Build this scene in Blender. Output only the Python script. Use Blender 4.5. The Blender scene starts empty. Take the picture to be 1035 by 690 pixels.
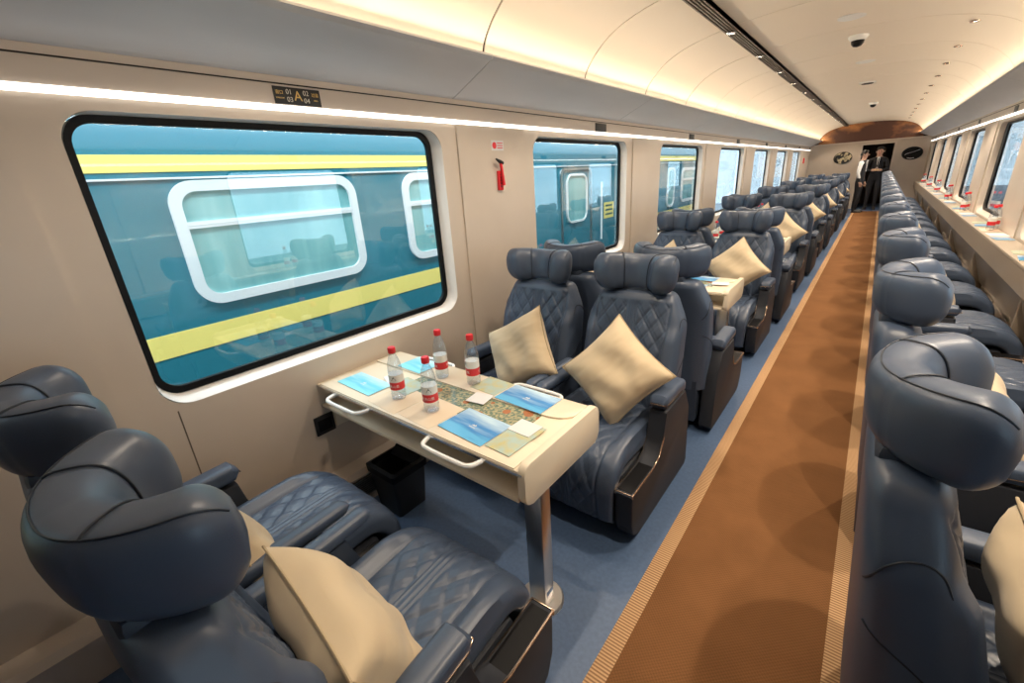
import bpy, bmesh, math, random
from mathutils import Vector, Matrix
random.seed(7)
PI = math.pi
S = bpy.context.scene
COL = S.collection

# ------------------------------------------------------------------ camera
EYE = 1.55
FPX = 439.0
RX = (0.7833179, -0.16770775, -0.59857095)     # world X in (right, up, forward)
RY = (0.61841141, 0.30797053, 0.7229948)
RZ = (-0.06309038, 0.93649787, -0.34495121)
cam_d = bpy.data.cameras.new('camera')
cam = bpy.data.objects.new('camera', cam_d)
COL.objects.link(cam)
m = Matrix(((RX[0], RX[1], -RX[2], 0), (RY[0], RY[1], -RY[2], 0), (RZ[0], RZ[1], -RZ[2], EYE), (0, 0, 0, 1)))
cam.matrix_world = m
cam_d.sensor_width = 36
cam_d.lens = FPX / 1035 * 36
cam_d.clip_start = 0.02
S.camera = cam

# ------------------------------------------------------------------ world, exposure
S.view_settings.view_transform = 'Standard'
S.view_settings.look = 'None'
S.view_settings.gamma = 1
S.view_settings.use_curve_mapping = False
S.view_settings.exposure = -0.12
W = bpy.data.worlds.new('world')
S.world = W
W.use_nodes = True
wn = W.node_tree
bg = wn.nodes['Background']
bg.inputs[0].default_value = (0.66, 0.83, 1.0, 1)
bg.inputs[1].default_value = 3.4
COVE_W = 26.0
STRIP_E = 2.8
SPOT_W = 40.0
WARM = (1.0, 0.82, 0.60)
SPOTC = (1.0, 0.84, 0.66)


def area(name, loc, rot, sx, sy, w, col, parent=None):
    l = bpy.data.lights.new(name, 'AREA')
    l.shape = 'RECTANGLE'
    l.size = sx
    l.size_y = sy
    l.energy = w
    l.color = col
    o = bpy.data.objects.new(name, l)
    COL.objects.link(o)
    o.location = loc
    o.rotation_euler = rot
    if parent:
        o.parent = parent
    return o


# main dimensions
XL, XR = -1.97, 1.04
XC = (XL + XR) / 2
Y0, Y1 = -.95, 18.7
PITCH = 2.46

# cove lamps hidden behind the rack lips, shining into the vault
for k in range(3):
    yy = Y0 + (Y1 - Y0) * (k + .5) / 3
    ln = (Y1 - Y0) / 3
    area('cove_lamp', (-1.665, yy, 2.165), (0, math.radians(180 + 62), 0), .03, ln, COVE_W, WARM)
    area('cove_lamp', (0.735, yy, 2.165), (0, math.radians(180 - 62), 0), .03, ln, COVE_W, WARM)

# unseen fill lamps added in the gap to brighten the other train
for yy in (-3, 4, 11):
    area('train_fill_lamp', (-2.72, yy, 3.3), (0, math.radians(-28), 0), .25, 6.5, 260, (.93, .97, 1.0))

# ------------------------------------------------------------------ materials
MATS = {}


def mat(name, col=(.5, .5, .5), rough=.5, metal=0, emit=None, es=0, spec=.5, coat=0, sheen=0):
    mt = bpy.data.materials.new(name)
    mt.use_nodes = True
    b = mt.node_tree.nodes['Principled BSDF']
    b.inputs['Base Color'].default_value = (*col, 1)
    b.inputs['Roughness'].default_value = rough
    b.inputs['Metallic'].default_value = metal
    b.inputs['Specular IOR Level'].default_value = spec
    if coat:
        b.inputs['Coat Weight'].default_value = coat
    if sheen:
        b.inputs['Sheen Weight'].default_value = sheen
    if emit:
        b.inputs['Emission Color'].default_value = (*emit, 1)
        b.inputs['Emission Strength'].default_value = es
    MATS[name] = mt
    return mt


def N(mt, t, **kw):
    n = mt.node_tree.nodes.new(t)
    for k, v in kw.items():
        if k in n.inputs:
            n.inputs[k].default_value = v
        else:
            setattr(n, k, v)
    return n


def L(mt, a, b):
    mt.node_tree.links.new(a, b)


def noise_color(mt, c1, c2, scale=8, detail=4, lo=.35, hi=.65, stretch=(1, 1, 1)):
    b = mt.node_tree.nodes['Principled BSDF']
    tc = N(mt, 'ShaderNodeTexCoord')
    mp = N(mt, 'ShaderNodeMapping')
    mp.inputs['Scale'].default_value = stretch
    nz = N(mt, 'ShaderNodeTexNoise', Scale=scale, Detail=detail)
    cr = N(mt, 'ShaderNodeValToRGB')
    cr.color_ramp.elements[0].position = lo
    cr.color_ramp.elements[0].color = (*c1, 1)
    cr.color_ramp.elements[1].position = hi
    cr.color_ramp.elements[1].color = (*c2, 1)
    L(mt, tc.outputs['Object'], mp.inputs[0])
    L(mt, mp.outputs[0], nz.inputs['Vector'])
    L(mt, nz.outputs[0], cr.inputs[0])
    L(mt, cr.outputs[0], b.inputs['Base Color'])
    return nz, mp, cr


def noise_bump(mt, scale=200, strength=.2, dist=.002, stretch=(1, 1, 1), detail=3):
    b = mt.node_tree.nodes['Principled BSDF']
    tc = N(mt, 'ShaderNodeTexCoord')
    mp = N(mt, 'ShaderNodeMapping')
    mp.inputs['Scale'].default_value = stretch
    nz = N(mt, 'ShaderNodeTexNoise', Scale=scale, Detail=detail)
    bp = N(mt, 'ShaderNodeBump', Strength=strength, Distance=dist)
    L(mt, tc.outputs['Object'], mp.inputs[0])
    L(mt, mp.outputs[0], nz.inputs['Vector'])
    L(mt, nz.outputs[0], bp.inputs['Height'])
    L(mt, bp.outputs[0], b.inputs['Normal'])


wall = mat('wall_laminate', (.58, .50, .42), .38)
noise_color(wall, (.565, .485, .405), (.595, .515, .435), 3, 3)
panel = mat('wall_header', (.62, .54, .47), .4)
rackm = mat('rack_metal', (.56, .57, .60), .42, .1)
noise_color(rackm, (.54, .55, .58), (.59, .60, .63), 5, 4, stretch=(1, .2, 1))
vault = mat('vault_panel', (.84, .75, .64), .6)
darkgap = mat('gap_dark', (.02, .015, .01), .8)
white = mat('white_trim', (.82, .82, .81), .35)
black = mat('black_rubber', (.004, .004, .005), .5, spec=.2)
blackp = mat('black_plastic', (.012, .012, .013), .45)
ledm = mat('led_strip', (1, 1, 1), .5, emit=(1, .95, .88), es=STRIP_E)
covem = mat('led_cove', (1, 1, 1), .5, emit=(1, .82, .58), es=5)
lampm = mat('lamp_lens', (1, 1, 1), .4, emit=(1, .9, .75), es=9)
leather = mat('blue_leather', (.055, .078, .124), .38, spec=.5)
noise_bump(leather, 420, .12, .001)
leather2 = mat('blue_leather_dark', (.030, .042, .066), .4)
noise_bump(leather2, 420, .12, .001)
stitch = mat('piping_leather', (.012, .018, .03), .5)
shellm = mat('seat_shell', (.022, .025, .033), .55, spec=.3)
bronze = mat('bronze_trim', (.52, .40, .32), .25, 1)
pillowm = mat('beige_cotton', (.56, .45, .30), .85, sheen=.2)
noise_bump(pillowm, 4, .6, .04, stretch=(1, 2.2, 1), detail=2)
pillowd = mat('beige_piping', (.42, .33, .21), .9)
floorm = mat('blue_floor', (.070, .118, .215), .42)
noise_color(floorm, (.064, .108, .200), (.078, .130, .235), 60, 5)
cream = mat('cream_laminate', (.74, .645, .50), .32, coat=.2)
steel = mat('brushed_steel', (.60, .58, .56), .3, 1)
noise_bump(steel, 60, .05, .001, stretch=(1, 1, .02))
chrome = mat('chrome', (.75, .75, .76), .15, 1)
redm = mat('red_plastic', (.75, .02, .03), .4)
labelred = mat('label_red', (.72, .03, .04), .45)
labelwhite = mat('label_white', (.82, .82, .78), .5)
labeldark = mat('label_dark', (.03, .10, .08), .5)
paper = mat('white_paper', (.68, .68, .68), .6)
pinkcard = mat('cream_card', (.74, .62, .46), .6)
gold = mat('gold_print', (.75, .50, .16), .4, .3)
goldw = mat('pale_print', (.72, .68, .58), .5)
skin = mat('skin', (.55, .33, .24), .55)
suit = mat('black_suit', (.012, .012, .016), .8)
hair = mat('black_hair', (.01, .008, .007), .6)
shirt = mat('white_shirt', (.75, .75, .75), .7)
darkwood = mat('dark_corridor', (.05, .025, .015), .5)
counterm = mat('counter_top', (.40, .335, .26), .3)
fascia = mat('counter_fascia', (.25, .20, .15), .35)
teal = mat('teal_paint', (.022, .17, .225), .22, coat=.5)
yellow = mat('yellow_paint', (1.0, .80, .22), .35)
trainglass = mat('train_glass', (.10, .38, .40), .06, coat=1)
curtain = mat('window_film', (.20, .52, .52), .3)
platform = mat('platform_stone', (.42, .43, .45), .6)
noise_color(platform, (.36, .38, .40), (.48, .49, .51), 2, 5)
bluecloth = mat('navy_cloth', (.03, .06, .12), .8)
vents = mat('vent_slats', (.13, .10, .075), .5)


def glass_mat(name, tint, refl, rough=0.0):
    mt = bpy.data.materials.new(name)
    mt.use_nodes = True
    nt = mt.node_tree
    nt.nodes.clear()
    out = nt.nodes.new('ShaderNodeOutputMaterial')
    mx = nt.nodes.new('ShaderNodeMixShader')
    tr = nt.nodes.new('ShaderNodeBsdfTransparent')
    tr.inputs[0].default_value = (*tint, 1)
    gl = nt.nodes.new('ShaderNodeBsdfGlossy')
    gl.inputs['Roughness'].default_value = rough
    lw_ = nt.nodes.new('ShaderNodeLayerWeight')
    lw_.inputs['Blend'].default_value = .5
    pw = nt.nodes.new('ShaderNodeMath')
    pw.operation = 'POWER'
    pw.inputs[1].default_value = 3.0
    ma = nt.nodes.new('ShaderNodeMath')
    ma.operation = 'MULTIPLY_ADD'
    ma.inputs[1].default_value = .75
    ma.inputs[2].default_value = refl
    nt.links.new(lw_.outputs['Facing'], pw.inputs[0])
    nt.links.new(pw.outputs[0], ma.inputs[0])
    nt.links.new(ma.outputs[0], mx.inputs[0])
    nt.links.new(tr.outputs[0], mx.inputs[1])
    nt.links.new(gl.outputs[0], mx.inputs[2])
    nt.links.new(mx.outputs[0], out.inputs[0])
    MATS[name] = mt
    return mt


glass = glass_mat('window_glass', (.93, .98, .98), .09)
pet = glass_mat('clear_plastic', (.88, .92, .96), .13, .06)

# carpet: woven brown with ribbed borders
carpet = mat('brown_carpet', (.33, .16, .07), .95, spec=.1)


def build_carpet():
    mt = carpet
    b = mt.node_tree.nodes['Principled BSDF']
    tc = N(mt, 'ShaderNodeTexCoord')
    sp = N(mt, 'ShaderNodeSeparateXYZ')
    L(mt, tc.outputs['Object'], sp.inputs[0])
    # ribs along the border (lines crossing it)
    ribs = N(mt, 'ShaderNodeTexWave', Scale=26.0)
    ribs.bands_direction = 'Y'
    L(mt, tc.outputs['Object'], ribs.inputs['Vector'])
    rc = N(mt, 'ShaderNodeValToRGB')
    rc.color_ramp.elements[0].color = (.24, .13, .065, 1)
    rc.color_ramp.elements[1].color = (.62, .40, .22, 1)
    L(mt, ribs.outputs['Fac'], rc.inputs[0])
    ck = N(mt, 'ShaderNodeTexChecker', Scale=150.0)
    ck.inputs['Color1'].default_value = (.200, .092, .038, 1)
    ck.inputs['Color2'].default_value = (.245, .114, .046, 1)
    L(mt, tc.outputs['Object'], ck.inputs['Vector'])
    nz = N(mt, 'ShaderNodeTexNoise', Scale=5.0, Detail=6.0)
    L(mt, tc.outputs['Object'], nz.inputs['Vector'])
    hs = N(mt, 'ShaderNodeMix', data_type='RGBA')
    hs.blend_type = 'MULTIPLY'
    hs.inputs[0].default_value = .35
    L(mt, ck.outputs[0], hs.inputs[6])
    L(mt, nz.outputs[0], hs.inputs[7])
    ab = N(mt, 'ShaderNodeMath', operation='ABSOLUTE')
    L(mt, sp.outputs[0], ab.inputs[0])
    gt = N(mt, 'ShaderNodeMath', operation='GREATER_THAN')
    gt.inputs[1].default_value = .272
    L(mt, ab.outputs[0], gt.inputs[0])
    mx = N(mt, 'ShaderNodeMix', data_type='RGBA')
    L(mt, gt.outputs[0], mx.inputs[0])
    L(mt, hs.outputs[2], mx.inputs[6])
    L(mt, rc.outputs[0], mx.inputs[7])
    L(mt, mx.outputs[2], b.inputs['Base Color'])
    n2 = N(mt, 'ShaderNodeTexNoise', Scale=260.0, Detail=2.0)
    L(mt, tc.outputs['Object'], n2.inputs['Vector'])
    bp = N(mt, 'ShaderNodeBump', Strength=.5, Distance=.004)
    L(mt, n2.outputs[0], bp.inputs['Height'])
    L(mt, bp.outputs[0], b.inputs['Normal'])


build_carpet()


def blue_print(name, dark, light):
    """a sky-and-sea print across the booklet (object Y)"""
    mt = mat(name, light, .3, coat=.3)
    b = mt.node_tree.nodes['Principled BSDF']
    tc = N(mt, 'ShaderNodeTexCoord')
    mp = N(mt, 'ShaderNodeMapping')
    mp.inputs['Scale'].default_value = (2, 14, 1)
    nz = N(mt, 'ShaderNodeTexNoise', Scale=2.0, Detail=5.0)
    sp = N(mt, 'ShaderNodeSeparateXYZ')
    ad = N(mt, 'ShaderNodeMath', operation='MULTIPLY_ADD')
    ad.inputs[1].default_value = 4.5
    ad.inputs[2].default_value = .05
    cr = N(mt, 'ShaderNodeValToRGB')
    e = cr.color_ramp.elements
    e[0].position = 0
    e[0].color = (*light, 1)
    e[1].position = 1
    e[1].color = (.62, .80, .88, 1)
    m1 = e.new(.30)
    m1.color = (*light, 1)
    m2 = e.new(.5)
    m2.color = (*dark, 1)
    ad2 = N(mt, 'ShaderNodeMath', operation='ADD')
    L(mt, tc.outputs['Object'], sp.inputs[0])
    L(mt, tc.outputs['Object'], mp.inputs[0])
    L(mt, mp.outputs[0], nz.inputs['Vector'])
    L(mt, sp.outputs[1], ad.inputs[0])
    L(mt, ad.outputs[0], ad2.inputs[0])
    L(mt, nz.outputs[0], ad2.inputs[1])
    L(mt, ad2.outputs[0], cr.inputs[0])
    L(mt, cr.outputs[0], b.inputs['Base Color'])
    return mt


bluebook = blue_print('blue_booklet', (.03, .22, .55), (.10, .42, .72))
cyanbook = blue_print('cyan_booklet', (.12, .55, .72), (.22, .66, .78))

# floral mosaic for the middle of the table
mosaic = mat('floral_mosaic', (.3, .4, .3), .25, coat=.4)
noise_color(mosaic, (.10, .17, .13), (.42, .38, .22), 75, 3, .42, .6)


def _mos():
    mt = mosaic
    b = mt.node_tree.nodes['Principled BSDF']
    old = b.inputs['Base Color'].links[0].from_socket
    tc = N(mt, 'ShaderNodeTexCoord')
    vo = N(mt, 'ShaderNodeTexVoronoi', Scale=13.0)
    L(mt, tc.outputs['Object'], vo.inputs['Vector'])
    cr = N(mt, 'ShaderNodeValToRGB')
    cr.color_ramp.interpolation = 'CONSTANT'
    e = cr.color_ramp.elements
    e[0].position = 0
    e[0].color = (1, 1, 1, 1)
    e[1].position = .26
    e[1].color = (0, 0, 0, 1)
    L(mt, vo.outputs['Distance'], cr.inputs[0])
    mx = N(mt, 'ShaderNodeMix', data_type='RGBA')
    L(mt, cr.outputs[0], mx.inputs[0])
    L(mt, old, mx.inputs[6])
    mx.inputs[7].default_value = (.36, .13, .05, 1)
    L(mt, mx.outputs[2], b.inputs['Base Color'])


_mos()
leafm = mat('map_leaflet', (.6, .6, .4), .4)
noise_color(leafm, (.50, .46, .22), (.38, .50, .47), 22, 4, .35, .6)
mural = mat('copper_mural', (.5, .2, .06), .35)
noise_color(mural, (.10, .035, .02), (.62, .26, .08), 1.1, 8, .42, .60, stretch=(1, 1, 1.6))
shellart = mat('shell_mosaic', (.2, .2, .18), .3)
noise_color(shellart, (.01, .01, .012), (.55, .47, .30), 9, 6, .47, .56)
shadeglass = mat('teal_pane', (.16, .44, .44), .12, coat=.2, spec=.3)
noise_color(shadeglass, (.13, .36, .37), (.32, .58, .56), 1.3, 4, .35, .65, stretch=(1, 3, .5))


# ------------------------------------------------------------------ mesh helpers
def link_mesh(name, verts, faces, mt, parent=None, smooth=True, mats=None, mi=None):
    me = bpy.data.meshes.new(name)
    me.from_pydata([tuple(v) for v in verts], [], faces)
    if mats:
        for q in mats:
            me.materials.append(q)
        if mi:
            for p, k in zip(me.polygons, mi):
                p.material_index = k
    else:
        me.materials.append(mt)
    bm = bmesh.new()
    bm.from_mesh(me)
    bmesh.ops.recalc_face_normals(bm, faces=bm.faces)
    bm.to_mesh(me)
    bm.free()
    if smooth:
        for p in me.polygons:
            p.use_smooth = True
        me.set_sharp_from_angle(angle=math.radians(42))
    o = bpy.data.objects.new(name, me)
    COL.objects.link(o)
    if parent:
        o.parent = parent
    return o


class MB:
    def __init__(s):
        s.v = []
        s.f = []

    def add(s, v, f):
        k = len(s.v)
        s.v += [Vector(q) for q in v]
        s.f += [tuple(i + k for i in q) for q in f]
        return s

    def box(s, a, b, bev=0, seg=2, rot=None, piv=None):
        bm = bmesh.new()
        bmesh.ops.create_cube(bm, size=1)
        c = [(a[i] + b[i]) / 2 for i in range(3)]
        d = [abs(b[i] - a[i]) for i in range(3)]
        for q in bm.verts:
            q.co = Vector((q.co.x * d[0], q.co.y * d[1], q.co.z * d[2])) + Vector(c)
        if bev:
            bmesh.ops.bevel(bm, geom=bm.edges[:], offset=min(bev, min(d) * .49), segments=seg, profile=.5, affect='EDGES')
        if rot:
            p = Vector(piv or c)
            for q in bm.verts:
                q.co = rot @ (q.co - p) + p
        bm.verts.ensure_lookup_table()
        bm.verts.index_update()
        s.add([q.co.copy() for q in bm.verts], [[w.index for w in fc.verts] for fc in bm.faces])
        bm.free()
        return s

    def prism(s, poly, axis, lo, hi, bev=0, seg=2):
        """extrude a 2d polygon along an axis; poly gives the other two coords in order"""
        bm = bmesh.new()

        def pt(p, h):
            if axis == 0:
                return (h, p[0], p[1])
            if axis == 1:
                return (p[0], h, p[1])
            return (p[0], p[1], h)
        A = [bm.verts.new(pt(p, lo)) for p in poly]
        B = [bm.verts.new(pt(p, hi)) for p in poly]
        n = len(poly)
        bm.faces.new(A)
        bm.faces.new(B[::-1])
        for i in range(n):
            bm.faces.new((A[i], B[i], B[(i + 1) % n], A[(i + 1) % n]))
        if bev:
            eds = [e for e in bm.edges if abs(e.verts[0].co[axis] - e.verts[1].co[axis]) < 1e-6]
            bmesh.ops.bevel(bm, geom=eds, offset=bev, segments=seg, profile=.5, affect='EDGES')
        bm.verts.index_update()
        s.add([q.co.copy() for q in bm.verts], [[w.index for w in fc.verts] for fc in bm.faces])
        bm.free()
        return s

    def tube(s, pts, r, n=8, closed=False):
        pts = [Vector(p) for p in pts]
        k0 = len(s.v)
        m_ = len(pts)
        rings = []
        up = Vector((0.13, .21, 1)).normalized()
        for i, p in enumerate(pts):
            if closed:
                t = pts[(i + 1) % m_] - pts[i - 1]
            else:
                t = pts[min(i + 1, m_ - 1)] - pts[max(i - 1, 0)]
            t.normalize()
            a = t.cross(up)
            if a.length < .1:
                a = t.cross(Vector((1, 0, 0)))
            a.normalize()
            b = t.cross(a)
            rr = r[i] if isinstance(r, (list, tuple)) else r
            rings.append([p + (a * math.cos(2 * PI * j / n) + b * math.sin(2 * PI * j / n)) * rr for j in range(n)])
        vs = [q for g in rings for q in g]
        fs = []
        for i in range(m_ if closed else m_ - 1):
            for j in range(n):
                i2 = (i + 1) % m_
                fs.append((i * n + j, i * n + (j + 1) % n, i2 * n + (j + 1) % n, i2 * n + j))
        if not closed:
            fs.append(tuple(range(n - 1, -1, -1)))
            fs.append(tuple((m_ - 1) * n + j for j in range(n)))
        s.add(vs, fs)
        return s

    def lathe(s, prof, c=(0, 0, 0), n=24):
        vs = []
        for r, z in prof:
            for j in range(n):
                a = 2 * PI * j / n
                vs.append((c[0] + r * math.cos(a), c[1] + r * math.sin(a), c[2] + z))
        fs = []
        for i in range(len(prof) - 1):
            for j in range(n):
                fs.append((i * n + j, i * n + (j + 1) % n, (i + 1) * n + (j + 1) % n, (i + 1) * n + j))
        if prof[0][0] > 1e-5:
            fs.append(tuple(range(n - 1, -1, -1)))
        if prof[-1][0] > 1e-5:
            fs.append(tuple((len(prof) - 1) * n + j for j in range(n)))
        s.add(vs, fs)
        return s

    def grid(s, rows, closed_v=True, cap=True):
        """rows: list of rings of points"""
        n = len(rows[0])
        vs = [q for g in rows for q in g]
        fs = []
        for i in range(len(rows) - 1):
            for j in range(n if closed_v else n - 1):
                fs.append((i * n + j, i * n + (j + 1) % n, (i + 1) * n + (j + 1) % n, (i + 1) * n + j))
        if cap:
            fs.append(tuple(range(n - 1, -1, -1)))
            fs.append(tuple((len(rows) - 1) * n + j for j in range(n)))
        s.add(vs, fs)
        return s

    def build(s, name, mt, parent=None, smooth=True):
        return link_mesh(name, s.v, s.f, mt, parent, smooth)


ORD = ['first', 'second', 'third', 'fourth', 'fifth', 'sixth', 'seventh', 'eighth', 'ninth', 'tenth', 'eleventh', 'twelfth', 'thirteenth', 'fourteenth', 'fifteenth', 'sixteenth', 'seventeenth', 'eighteenth', 'nineteenth']


def tname(k):
    return ORD[k]


def empty(name, loc=(0, 0, 0), rz=0):
    o = bpy.data.objects.new(name, None)
    o.empty_display_size = .1
    COL.objects.link(o)
    o.location = loc
    o.rotation_euler = (0, 0, rz)
    return o


def tag(o, label=None, cat=None, group=None, kind=None):
    if label:
        o['label'] = label
    if cat:
        o['category'] = cat
    if group:
        o['group'] = group
    if kind:
        o['kind'] = kind
    return o


def struct(o):
    o['kind'] = 'structure'
    return o


def kids(o):
    return [c for c in ALLK.get(o.name, [])]


ALLK = {}


def reg(root):
    """record the children of a finished prototype tree"""
    for c in COL.objects:
        if c.parent == root:
            ALLK.setdefault(root.name, []).append(c)
            reg(c)
    return root


def copy_tree(o, parent=None, inv=True):
    c = o.copy()
    COL.objects.link(c)
    if parent:
        c.parent = parent
    for k in kids(o):
        copy_tree(k, c)
    return c


def rrect(x0, x1, z0, z1, r, n=8):
    pts = []
    for cx, cz, a0 in ((x1 - r, z1 - r, 0), (x0 + r, z1 - r, 90), (x0 + r, z0 + r, 180), (x1 - r, z0 + r, 270)):
        for i in range(n + 1):
            a = math.radians(a0 + 90 * i / n)
            pts.append((cx + r * math.cos(a), cz + r * math.sin(a)))
    return pts


def frame_ring(mb, outer, inner, axis, lo, hi):
    """ring solid between two equal-length loops, extruded along axis"""
    n = len(outer)

    def pt(p, h):
        return (h, p[0], p[1]) if axis == 0 else (p[0], h, p[1])
    vs = [pt(p, lo) for p in outer] + [pt(p, lo) for p in inner] + [pt(p, hi) for p in outer] + [pt(p, hi) for p in inner]
    fs = []
    for i in range(n):
        j = (i + 1) % n
        fs += [(i, j, n + j, n + i), (2 * n + i, 3 * n + i, 3 * n + j, 2 * n + j),
               (i, 2 * n + i, 2 * n + j, j), (n + i, n + j, 3 * n + j, 3 * n + i)]
    mb.add(vs, fs)
    return mb


def text_mesh(name, s, size, mt, parent=None, align='CENTER', depth=.0006):
    cu = bpy.data.curves.new(name, 'FONT')
    cu.body = s
    cu.size = size
    cu.align_x = align
    cu.align_y = 'CENTER'
    cu.extrude = depth
    o = bpy.data.objects.new(name, cu)
    COL.objects.link(o)
    bpy.context.view_layer.update()
    dg = bpy.context.evaluated_depsgraph_get()
    me = bpy.data.meshes.new_from_object(o.evaluated_get(dg))
    bpy.data.objects.remove(o)
    me.materials.clear()
    me.materials.append(mt)
    r = bpy.data.objects.new(name, me)
    COL.objects.link(r)
    if parent:
        r.parent = parent
    return r


# ================================================================== SHELL
mb = MB().box((XL - .05, Y0, -.08), (XR + .05, Y1 + 2.2, 0))
struct(mb.build('floor', floorm, smooth=False))
# seams welded across the vinyl floor
c = MB().box((-.333, -.93, .000), (.333, 17.65, .006), .002).build('carpet_runner', carpet)
c.location = (-.150, 0, .0005)
tag(c, 'long brown woven carpet runner with ribbed tan borders down the aisle', 'carpet')

ZS = 1.88        # light strip height
wz0, wz1 = .815, 1.842


def side_wall(x, sgn, far0, n, width, name):
    """wall plane at x, outside towards sgn; panels with rounded window holes"""
    mb = MB()
    t = .07
    wins = []
    ya = Y0
    k = 0
    for i in range(n):
        f = far0 + PITCH * i
        wins.append((f - width, f))
    zb = 0.0
    for (a, b) in wins:
        if b > Y1:
            continue
        lo, hi = a - .12, b + .12
        # solid part before the window: stands proud
        if lo > ya:
            mb.box((x - .012 * sgn, ya, zb), (x + t * sgn, lo, ZS), 0)
        out = []
        hole = rrect(a, b, wz0, wz1, .10, 8)
        # outer loop of equal length, projected on the bay rectangle
        cy, cz = (a + b) / 2, (wz0 + wz1) / 2
        for (py, pz) in hole:
            dy, dz = py - cy, pz - cz
            s1 = ((hi if dy > 0 else lo) - cy) / dy if abs(dy) > 1e-6 else 9e9
            s2 = ((ZS if dz > 0 else zb) - cz) / dz if abs(dz) > 1e-6 else 9e9
            s_ = min(s1, s2)
            out.append([cy + dy * s_, cz + dz * s_])
        # snap nearest loop points to the bay corners
        for qy, qz in ((lo, zb), (lo, ZS), (hi, zb), (hi, ZS)):
            j = min(range(len(out)), key=lambda j: (out[j][0] - qy)**2 + (out[j][1] - qz)**2)
            out[j] = [qy, qz]
        frame_ring(mb, out, hole, 0, x, x + t * sgn)
        ya = hi
    mb.box((x - .012 * sgn, ya, zb), (x + t * sgn, Y1, ZS), 0)
    # header above the strip
    struct(mb.build(name, wall, smooth=False))
    return wins


NWIN = 9
lw = side_wall(XL, -1, 1.872 - PITCH, NWIN, 1.575, 'wall_left')
rw = side_wall(XR, 1, .82 - PITCH, NWIN, 1.42, 'wall_right')


def window(idx, x, sgn, a, b):
    w = struct(empty('window_%d' % idx, (x, (a + b) / 2, wz0)))
    oy = (a + b) / 2
    H_ = wz1 - wz0
    hole = rrect(a - oy, b - oy, 0, H_, .11)
    inner = rrect(a - oy + .006, b - oy - .042, .036, H_ - .006, .085)
    n_ = len(hole)
    vs = [(-.001 * sgn, p[0], p[1]) for p in hole] + [(.052 * sgn, p[0], p[1]) for p in inner] + [(.064 * sgn, p[0], p[1]) for p in inner] + [(.064 * sgn, p[0], p[1]) for p in hole]
    fs = []
    for q in range(4):
        q2 = (q + 1) % 4
        for i in range(n_):
            j = (i + 1) % n_
            fs.append((q * n_ + i, q * n_ + j, q2 * n_ + j, q2 * n_ + i))
    MB().add(vs, fs).build('window_trim', white if sgn < 0 else panel, w)
    g_i = rrect(a - oy + .028, b - oy - (.070 if sgn < 0 else .19), .062, H_ - .030, .070)
    frame_ring(MB(), inner, g_i, 0, .044 * sgn, .064 * sgn).build('gasket', black, w)
    MB().box((.055 * sgn, a - oy + .02, .05), (.059 * sgn, b - oy - .056, H_ - .02)).build('pane', glass, w, smooth=False)
    return w


wi = 1
for (a, b) in lw:
    if b < Y1:
        window(wi, XL, -1, a, b)
        wi += 1
for (a, b) in rw:
    if b < Y1:
        window(wi, XR, 1, a, b)
        wi += 1

# header panels, racks, strips
for sgn, x, nm, edge in ((-1, XL, 'left', -1.635), (1, XR, 'right', .705)):
    mb = MB()
    xi = x - .012 * sgn
    mb.prism([(x + .05 * sgn, ZS), (xi, ZS + .022), (xi + .002 * sgn, 1.976), (xi - .002 * sgn, 1.982), (xi - .002 * sgn, 2.006), (x + .05 * sgn, 2.006)], 1, Y0, Y1)
    struct(mb.build('trim_1' if sgn < 0 else 'trim_2', panel, smooth=False))
    # rack: slanted underside, from the wall to the lip
    n = 0
    mb = MB()
    ys = [Y0] + [1.98 + 1.05 * 2 * k for k in range(-2, 8)] + [Y1]
    ys = sorted(y for y in ys if Y0 <= y <= Y1)
    for i in range(len(ys) - 1):
        mb.prism([(xi + .02 * sgn, 2.0), (xi - .022 * sgn, 2.012), (edge + .02 * sgn, 2.135), (edge, 2.150), (edge + .012 * sgn, 2.163), (edge + .06 * sgn, 2.150), (x + .05 * sgn, 2.04)],
                 1, ys[i] + .0025, ys[i + 1] - .0025)
    struct(mb.build('trim_3' if sgn < 0 else 'trim_4', rackm, smooth=False))
    r = MB().box((xi - .004 * sgn, Y0 + .01, 1.977), (xi + .02 * sgn, Y1 - .01, 1.981)).box((xi - .004 * sgn, Y0 + .01, 2.008), (xi + .02 * sgn, Y1 - .01, 2.011)).build('trim_5' if sgn < 0 else 'trim_6', darkgap)
    struct(r)
    led = MB().prism([(xi - .004 * sgn, ZS + .004), (xi - .010 * sgn, ZS + .012), (xi - .004 * sgn, ZS + .021), (xi + .03 * sgn, ZS + .021), (xi + .03 * sgn, ZS + .004)], 1, Y0 + .01, Y1 - .01).build('light_strip', ledm, smooth=False)
    tag(led, 'continuous white light strip above the windows of the %s wall' % nm, 'light strip')
    cv = MB().box((edge + .052 * sgn, Y0 + .01, 2.150), (edge + .066 * sgn, Y1 - .01, 2.158)).build('cove_light', covem, smooth=False)
    tag(cv, 'warm cove light strip glowing behind the lip of the %s luggage rack' % nm, 'light strip')

# vaulted ceiling: arched panels with seams
half = [(-1.238, 2.160), (-1.232, 2.20), (-1.205, 2.25), (-1.155, 2.31), (-1.07, 2.385), (-.95, 2.445), (-.80, 2.49), (-.66, 2.515)]


def arc_pts(sc=1.0, dz=0.0):
    L_ = [(XC + p[0], p[1] + dz) for p in half]
    mid = [(XC - .64, 2.52 + dz), (XC - .48, 2.54 + dz), (XC - .24, 2.558 + dz), (XC, 2.565 + dz)]
    left = L_ + mid
    right = [(2 * XC - p[0], p[1]) for p in left[:-1]][::-1]
    return left + right


prof = arc_pts()
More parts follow.
